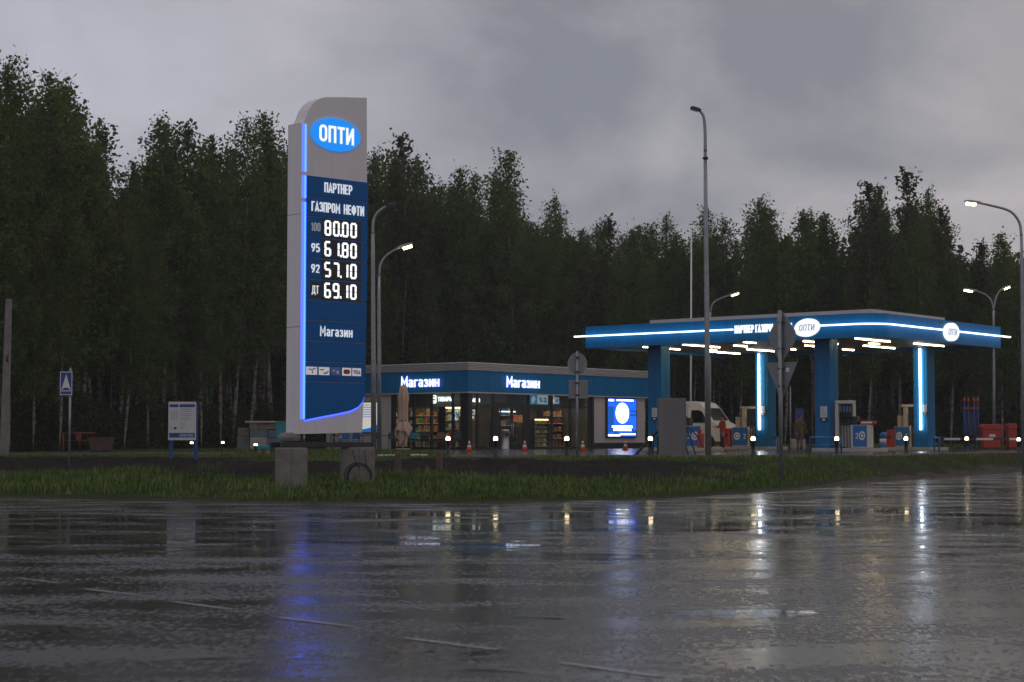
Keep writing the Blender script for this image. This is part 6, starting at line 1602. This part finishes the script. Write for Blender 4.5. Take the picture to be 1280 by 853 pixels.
# blue and white drum and low kerb things behind the islands
D = 97; a = at(1105, 549, D); o = empty("blue_drum", (a.x, D, ZF), 0, "small blue drum with a white band behind the far right bin", "drum")
m = MB(); m.lathe([(.24, .0), (.24, .28)], n=16); m.build("foot", M["blue_paint"], o); m = MB(); m.lathe([(.24, .56), (.24, .80), (.12, .92), (.001, .93)], n=16); m.build("body", M["blue_paint"], o); m = MB(); m.lathe([(.245, .281), (.245, .559)], n=16); m.build("band", M["sign_white"], o)
def planter(px0, px1, D, label):
    a, b = at(px0, 552, D), at(px1, 552, D); m = MB(); m.box(0, b.x - a.x, 0, .4, 0, .55); o = m.build("concrete_barrier", M["pale_concrete"], bevel=.05); o.location = (a.x, D, ZF); tag(o, label, "barrier", "pale barriers behind the canopy")
planter(968, 976, 98, "pale low concrete barrier right of the rear left column"); planter(989, 1007, 99, "pale low concrete barrier behind the walking person")
D = 98; a = at(994, 520, D); o = empty("blue_sign_panel", (a.x, D, ZF), 0, "dark blue upright panel behind the walking person", "panel")
m = MB(); m.box(0, at(1005, 520, D).x - a.x, 0, .08, .5, at(1000, 511, D).z - ZF); m.build("panel", M["sign_blue"], o, bevel=.02); m = MB(); m.box(.1, .18, .0, .08, 0, .5); m.box(.32, .40, 0, .08, 0, .5); m.build("leg", M["dark_metal"], o)
# ------------------------------------------------------------------ white van at the pumps
mat("van_white", (.80, .74, .63), .3, var=.04, scale=1.0, coat=.4)
def van():
    D = 95; nose = at(914, 560, D)
    rz = R(-36)                                       # local +x is the way it faces
    o = empty("white_van", (nose.x - 2.25 * math.cos(rz), D - 2.25 * math.sin(rz), ZF), rz, "white high-roofed van fuelling behind the grey cabinet and tall pole", "van")
    hw = .98
    # side outline: x forward, z up
    side = [(-2.55, .42), (-2.58, .9), (-2.55, 2.30), (-2.45, 2.52), (-2.2, 2.58), (.55, 2.58), (.95, 2.50), (1.30, 2.22), (1.92, 1.50), (2.45, 1.28), (2.58, 1.10), (2.60, .55), (2.52, .40)]
    arch = []
    def wheel_arc(cx, r): return [(cx + r * math.cos(a), .36 + r * math.sin(a)) for a in [R(6 + 168 * k / 8) for k in range(9)]]
    outline = side + wheel_arc(1.62, .44) + [(1.17, .34), (-1.0, .34)] + wheel_arc(-1.45, .44) + [(-1.9, .36)]
    outline = [(x, z) for x, z in outline]
    n = len(outline); mb = MB(); vs = []; inset = lambda z: 0 if z < 1.35 else .13 * ((z - 1.35) / 1.25) ** 1.3
    for y in (-1, 1):
        for x, z in outline: vs.append((x, y * (hw - inset(z)), z))
    fs = [tuple(range(n)), tuple(range(2 * n - 1, n - 1, -1))] + [(i, n + i, n + (i + 1) % n, (i + 1) % n) for i in range(n)]
    mb.add(vs, fs); body = mb.build("body", M["van_white"], o, bevel=.035)
    yy = lambda z, e=.006: hw - inset(z) + e
    for s in (-1, 1):
        gl = MB(); vs = [(.38, s * yy(1.42), 1.42), (1.60, s * yy(1.42), 1.42), (1.16, s * yy(2.02), 2.02), (.92, s * yy(2.10), 2.10), (.38, s * yy(2.10), 2.10)]
        gl.add(vs, [tuple(range(5))])
        gl.build("side_window", M["mirror_black"], o)
    ws = MB(); e = .012
    ws.add([(1.90 + e, -.80, 1.55 + e), (1.90 + e, .80, 1.55 + e), (1.33 + e, .74, 2.21 + e), (1.33 + e, -.74, 2.21 + e)], [(0, 1, 2, 3)]); ws.build("windscreen", M["mirror_black"], o)
    for cx in (1.62, -1.45):
        for s in (-1, 1):
            m = MB(); vs = []; prof = [(.20, -.10), (.33, -.11), (.36, -.06), (.36, .06), (.33, .11), (.20, .10)]; k = 20
            for r, y in prof:
                for q in range(k): vs.append((cx + r * math.cos(q * 2 * math.pi / k), s * (hw - .12) + y, .36 + r * math.sin(q * 2 * math.pi / k)))
            fs = [(i * k + q, i * k + (q + 1) % k, ((i + 1) % 6) * k + (q + 1) % k, ((i + 1) % 6) * k + q) for i in range(6) for q in range(k)]
            m.add(vs, fs, 0, True); w = m.build("wheel", M["rubber"], o)
            m = MB(); m.tube([(cx, s * (hw - .18), .36), (cx, s * (hw - .04), .36)], .205, 16); m.build("rim", M["steel"], w)
    m = MB(); m.box(-2.0, .3, -hw - .012, -hw + .002, .95, 1.10); m.box(.45, 1.5, -hw - .012, -hw + .002, .95, 1.10); m.build("red_stripe", M["red_plastic"], o)
    m = MB()
    for x in (.34, -.95): m.box(x - .012, x + .012, -hw - .008, -hw + .004, .5, 1.32)
    m.box(-2.4, .3, -hw - .007, -hw + .004, 1.335, 1.36); m.box(-1.9, .2, -hw + .10, -hw + .13, 2.28, 2.31); m.build("door_gap", M["black_plastic"], o)
    m = MB(); m.box(2.42, 2.66, -.94, .94, .36, .62); m.build("bumper", M["black_plastic"], o, bevel=.04)
    for s in (-1, 1):
        m = MB(); m.prism([(2.30, .98), (2.60, .95), (2.61, 1.08), (2.44, 1.20), (2.26, 1.18)], s * .72, s * .95); m.build("headlight", M["sign_white"], o, bevel=.02)
        m = MB(); m.box(1.38, 1.50, s * 1.02, s * 1.22, 1.42, 1.76); m.tube([(1.45, s * .96, 1.5), (1.45, s * 1.06, 1.52)], .025, 6); m.build("mirror", M["black_plastic"], o, bevel=.03)
        m = MB(); m.box(-2.60, -2.55, s * .82, s * .95, 1.0, 1.4); m.build("tail_light", M["red_plastic"], o)
    m = MB(); m.box(-.2, .6, -.02, .0, 0, .0001) if False else m.box(.10, .22, -hw - .035, -hw + .005, 1.16, 1.20); m.build("handle", M["black_plastic"], o)
    o.scale = (.86, 1, 1)
van()

# ------------------------------------------------------------------ people
def flat(name, col, rough=.8): return mat(name, col, rough, var=.25, scale=9)
flat("skin_tone", (.36, .20, .14)); flat("red_jacket", (.36, .03, .015)); flat("dark_trousers", (.02, .022, .03)); flat("camo_jacket", (.13, .085, .045)); flat("camo_trousers", (.12, .085, .05)); flat("dark_hair", (.02, .014, .01)); flat("boots", (.03, .022, .016)); flat("cap_cloth", (.06, .05, .035)); flat("eye_dark", (.02, .02, .02))
def person(loc, rz, pose, cloth, label, hat=None):
    """pose: joint name -> (x, y, z); facing -y before rz. One skinned body, clothes by height on the same skin, head with features"""
    J = dict(pelvis=(0, 0, .95), waist=(0, .0, 1.08), chest=(0, .0, 1.30), neck=(0, .01, 1.49), head0=(0, -.01, 1.56), head1=(0, -.02, 1.66), head2=(0, -.01, 1.75),
             shL=(.17, .01, 1.42), shR=(-.17, .01, 1.42), elL=(.24, .03, 1.14), elR=(-.24, .03, 1.14), wrL=(.25, -.08, .90), wrR=(-.25, -.08, .90),
             hipL=(.095, 0, .90), hipR=(-.095, 0, .90), knL=(.10, -.02, .49), knR=(-.10, -.02, .49), anL=(.10, .02, .09), anR=(-.10, .02, .09), toL=(.11, -.15, .04), toR=(-.11, -.15, .04))
    J.update(pose)
    rad = dict(pelvis=(.15, .12), waist=(.14, .11), chest=(.165, .125), neck=(.055, .06), head0=(.065, .07), head1=(.082, .10), head2=(.06, .075), sh=(.07, .07), el=(.048, .05), wr=(.032, .036), hip=(.10, .10), kn=(.062, .065), an=(.045, .05), to=(.04, .03))
    if cloth.get("coat"): rad.update(pelvis=(.18, .15), waist=(.175, .145), chest=(.19, .15), sh=(.085, .085), el=(.065, .065))
    E_ = [("pelvis", "waist"), ("waist", "chest"), ("chest", "neck"), ("neck", "head0"), ("head0", "head1"), ("head1", "head2"), ("pelvis", "hipL"), ("hipL", "knL"), ("knL", "anL"), ("anL", "toL"), ("pelvis", "hipR"), ("hipR", "knR"), ("knR", "anR"), ("anR", "toR"),
          ("chest", "shL"), ("shL", "elL"), ("elL", "wrL"), ("chest", "shR"), ("shR", "elR"), ("elR", "wrR")]
    vs = {k: Vector(v) for k, v in J.items()}; R_ = {}
    for k in J: R_[k] = rad.get(k) or rad.get(k[:-1])
    for s in "LR":                                        # hand: palm, four curled fingers, thumb
        w = vs["wr" + s]; el = vs["el" + s]; d = (w - el).normalized(); sd = Vector((0, -1, 0)); sd = (sd - d * sd.dot(d)).normalized(); inn = d.cross(sd) * (1 if s == "L" else -1)
        pm = "pm" + s; vs[pm] = w + d * .07; R_[pm] = (.036, .022); E_.append(("wr" + s, pm))
        for i, (o_, L_) in enumerate(((.030, .075), (.010, .085), (-.010, .078), (-.030, .06))):
            a, b, c = f"f{i}a{s}", f"f{i}b{s}", f"f{i}c{s}"
            vs[a] = w + d * .10 + sd * o_; vs[b] = vs[a] + d * L_ * .6 + inn * .012; vs[c] = vs[b] + d * L_ * .25 + inn * .04
            for q in (a, b, c): R_[q] = (.010, .010)
            E_ += [(pm, a), (a, b), (b, c)]
        vs["t0" + s] = w + d * .045 + sd * .045; vs["t1" + s] = w + d * .085 + sd * .065 + inn * .015; R_["t0" + s] = R_["t1" + s] = (.011, .011); E_ += [("wr" + s, "t0" + s), ("t0" + s, "t1" + s)]
    names = list(vs); idx = {k: i for i, k in enumerate(names)}
    me = bpy.data.meshes.new("tmp"); me.from_pydata([vs[k] for k in names], [(idx[a], idx[b]) for a, b in E_], [])
    ob = bpy.data.objects.new("tmp", me); COL.objects.link(ob)
    md = ob.modifiers.new("skin", 'SKIN'); 
    for k in names:
        sv = me.skin_vertices[0].data[idx[k]]; sv.radius = R_[k]; sv.use_root = (k == "pelvis")
    md.use_smooth_shade = True
    sub = ob.modifiers.new("sub", 'SUBSURF'); sub.levels = 1; sub.render_levels = 1
    dg = bpy.context.evaluated_depsgraph_get(); nm = bpy.data.meshes.new_from_object(ob.evaluated_get(dg)); bpy.data.objects.remove(ob)
    nm.name = "person"; nm.materials.clear()
    for q in ("skin_tone", cloth["top"], cloth["legs"], "boots"): nm.materials.append(M[q])
    wz = {s: vs["wr" + s] for s in "LR"}
    for p in nm.polygons:
        c = p.center; mi = 1
        if c.z > 1.485 and abs(c.x) < .14: mi = 0
        elif any((c - wz[s]).dot((wz[s] - vs["el" + s]).normalized()) > -.005 and (c - wz[s]).length < .26 for s in "LR"): mi = 0
        elif c.z < .13: mi = 3
        elif c.z < cloth.get("hem", .93) and abs(c.x) < (.21 if c.z > .75 else .4): mi = 2
        p.material_index = mi; p.use_smooth = True
    o = bpy.data.objects.new("person", nm); COL.objects.link(o); o.location = loc; o.rotation_euler.z = rz; tag(o, label, "person")
    hd = vs["head1"]
    m = MB(); m.lathe([(.088, -.01), (.098, .04), (.088, .085), (.05, .115), (.001, .122)], (hd.x, hd.y + .015, hd.z), 16); m.build("hair" if not hat else "cap", M[hat or "dark_hair"], o)
    m = MB(); m.lathe([(.010, -.02), (.016, -.01), (.010, .02), (.001, .03)], (hd.x, hd.y - .108, hd.z - .02), 8); m.build("nose", M["skin_tone"], o)
    m = MB()
    for s in (-1, 1): m.lathe([(.001, -.009), (.011, 0), (.001, .009)], (hd.x + s * .034, hd.y - .094, hd.z + .005), 8)
    m.box(hd.x - .022, hd.x + .022, hd.y - .099, hd.y - .085, hd.z - .062, hd.z - .054); m.build("eyes_and_mouth", M["eye_dark"], o)
    m = MB()
    for s in (-1, 1): m.lathe([(.001, -.03), (.018, 0), (.001, .03)], (hd.x + s * .086, hd.y + .005, hd.z - .01), 8)
    m.build("ears", M["skin_tone"], o)
    return o
b = at(903.3, 560, 90.5)
person((b.x, 90.5, ZF), R(-70), dict(elR=(-.23, -.10, 1.16), wrR=(-.16, -.32, 1.16)), dict(top="red_jacket", legs="dark_trousers", hem=.80, coat=True), "person in a red work jacket standing by the white van's front")
b = at(1000, 562, 87)
person((b.x, 87, ZF), R(150), dict(knL=(.12, -.16, .50), anL=(.13, -.02, .10), toL=(.14, -.18, .06), knR=(-.10, .04, .49), anR=(-.11, .26, .12), toR=(-.11, .12, .03), elL=(.25, .10, 1.15), wrL=(.26, .02, .92), elR=(-.25, -.06, 1.15), wrR=(-.25, -.22, .96)),
       dict(top="camo_jacket", legs="camo_trousers", hem=.82, coat=True), "person in brown camouflage clothes and cap walking between the columns", "cap_cloth")

# ------------------------------------------------------------------ rain mist in the air
def build_haze():
    m = bpy.data.materials.new("mist"); m.use_nodes = True; nt = m.node_tree; nt.nodes.clear()
    out = nt.nodes.new("ShaderNodeOutputMaterial"); v = nt.nodes.new("ShaderNodeVolumePrincipled")
    v.inputs['Color'].default_value = (.86, .88, .9, 1); v.inputs['Density'].default_value = 0.00045
    nt.links.new(v.outputs[0], out.inputs['Volume'])
    mb = MB(); mb.box(-1000, 1000, -150, 1500, -1.5, 32)
    tag(mb.build("haze", m), "thin even rain mist filling the air of the place", kind="stuff")
build_haze()
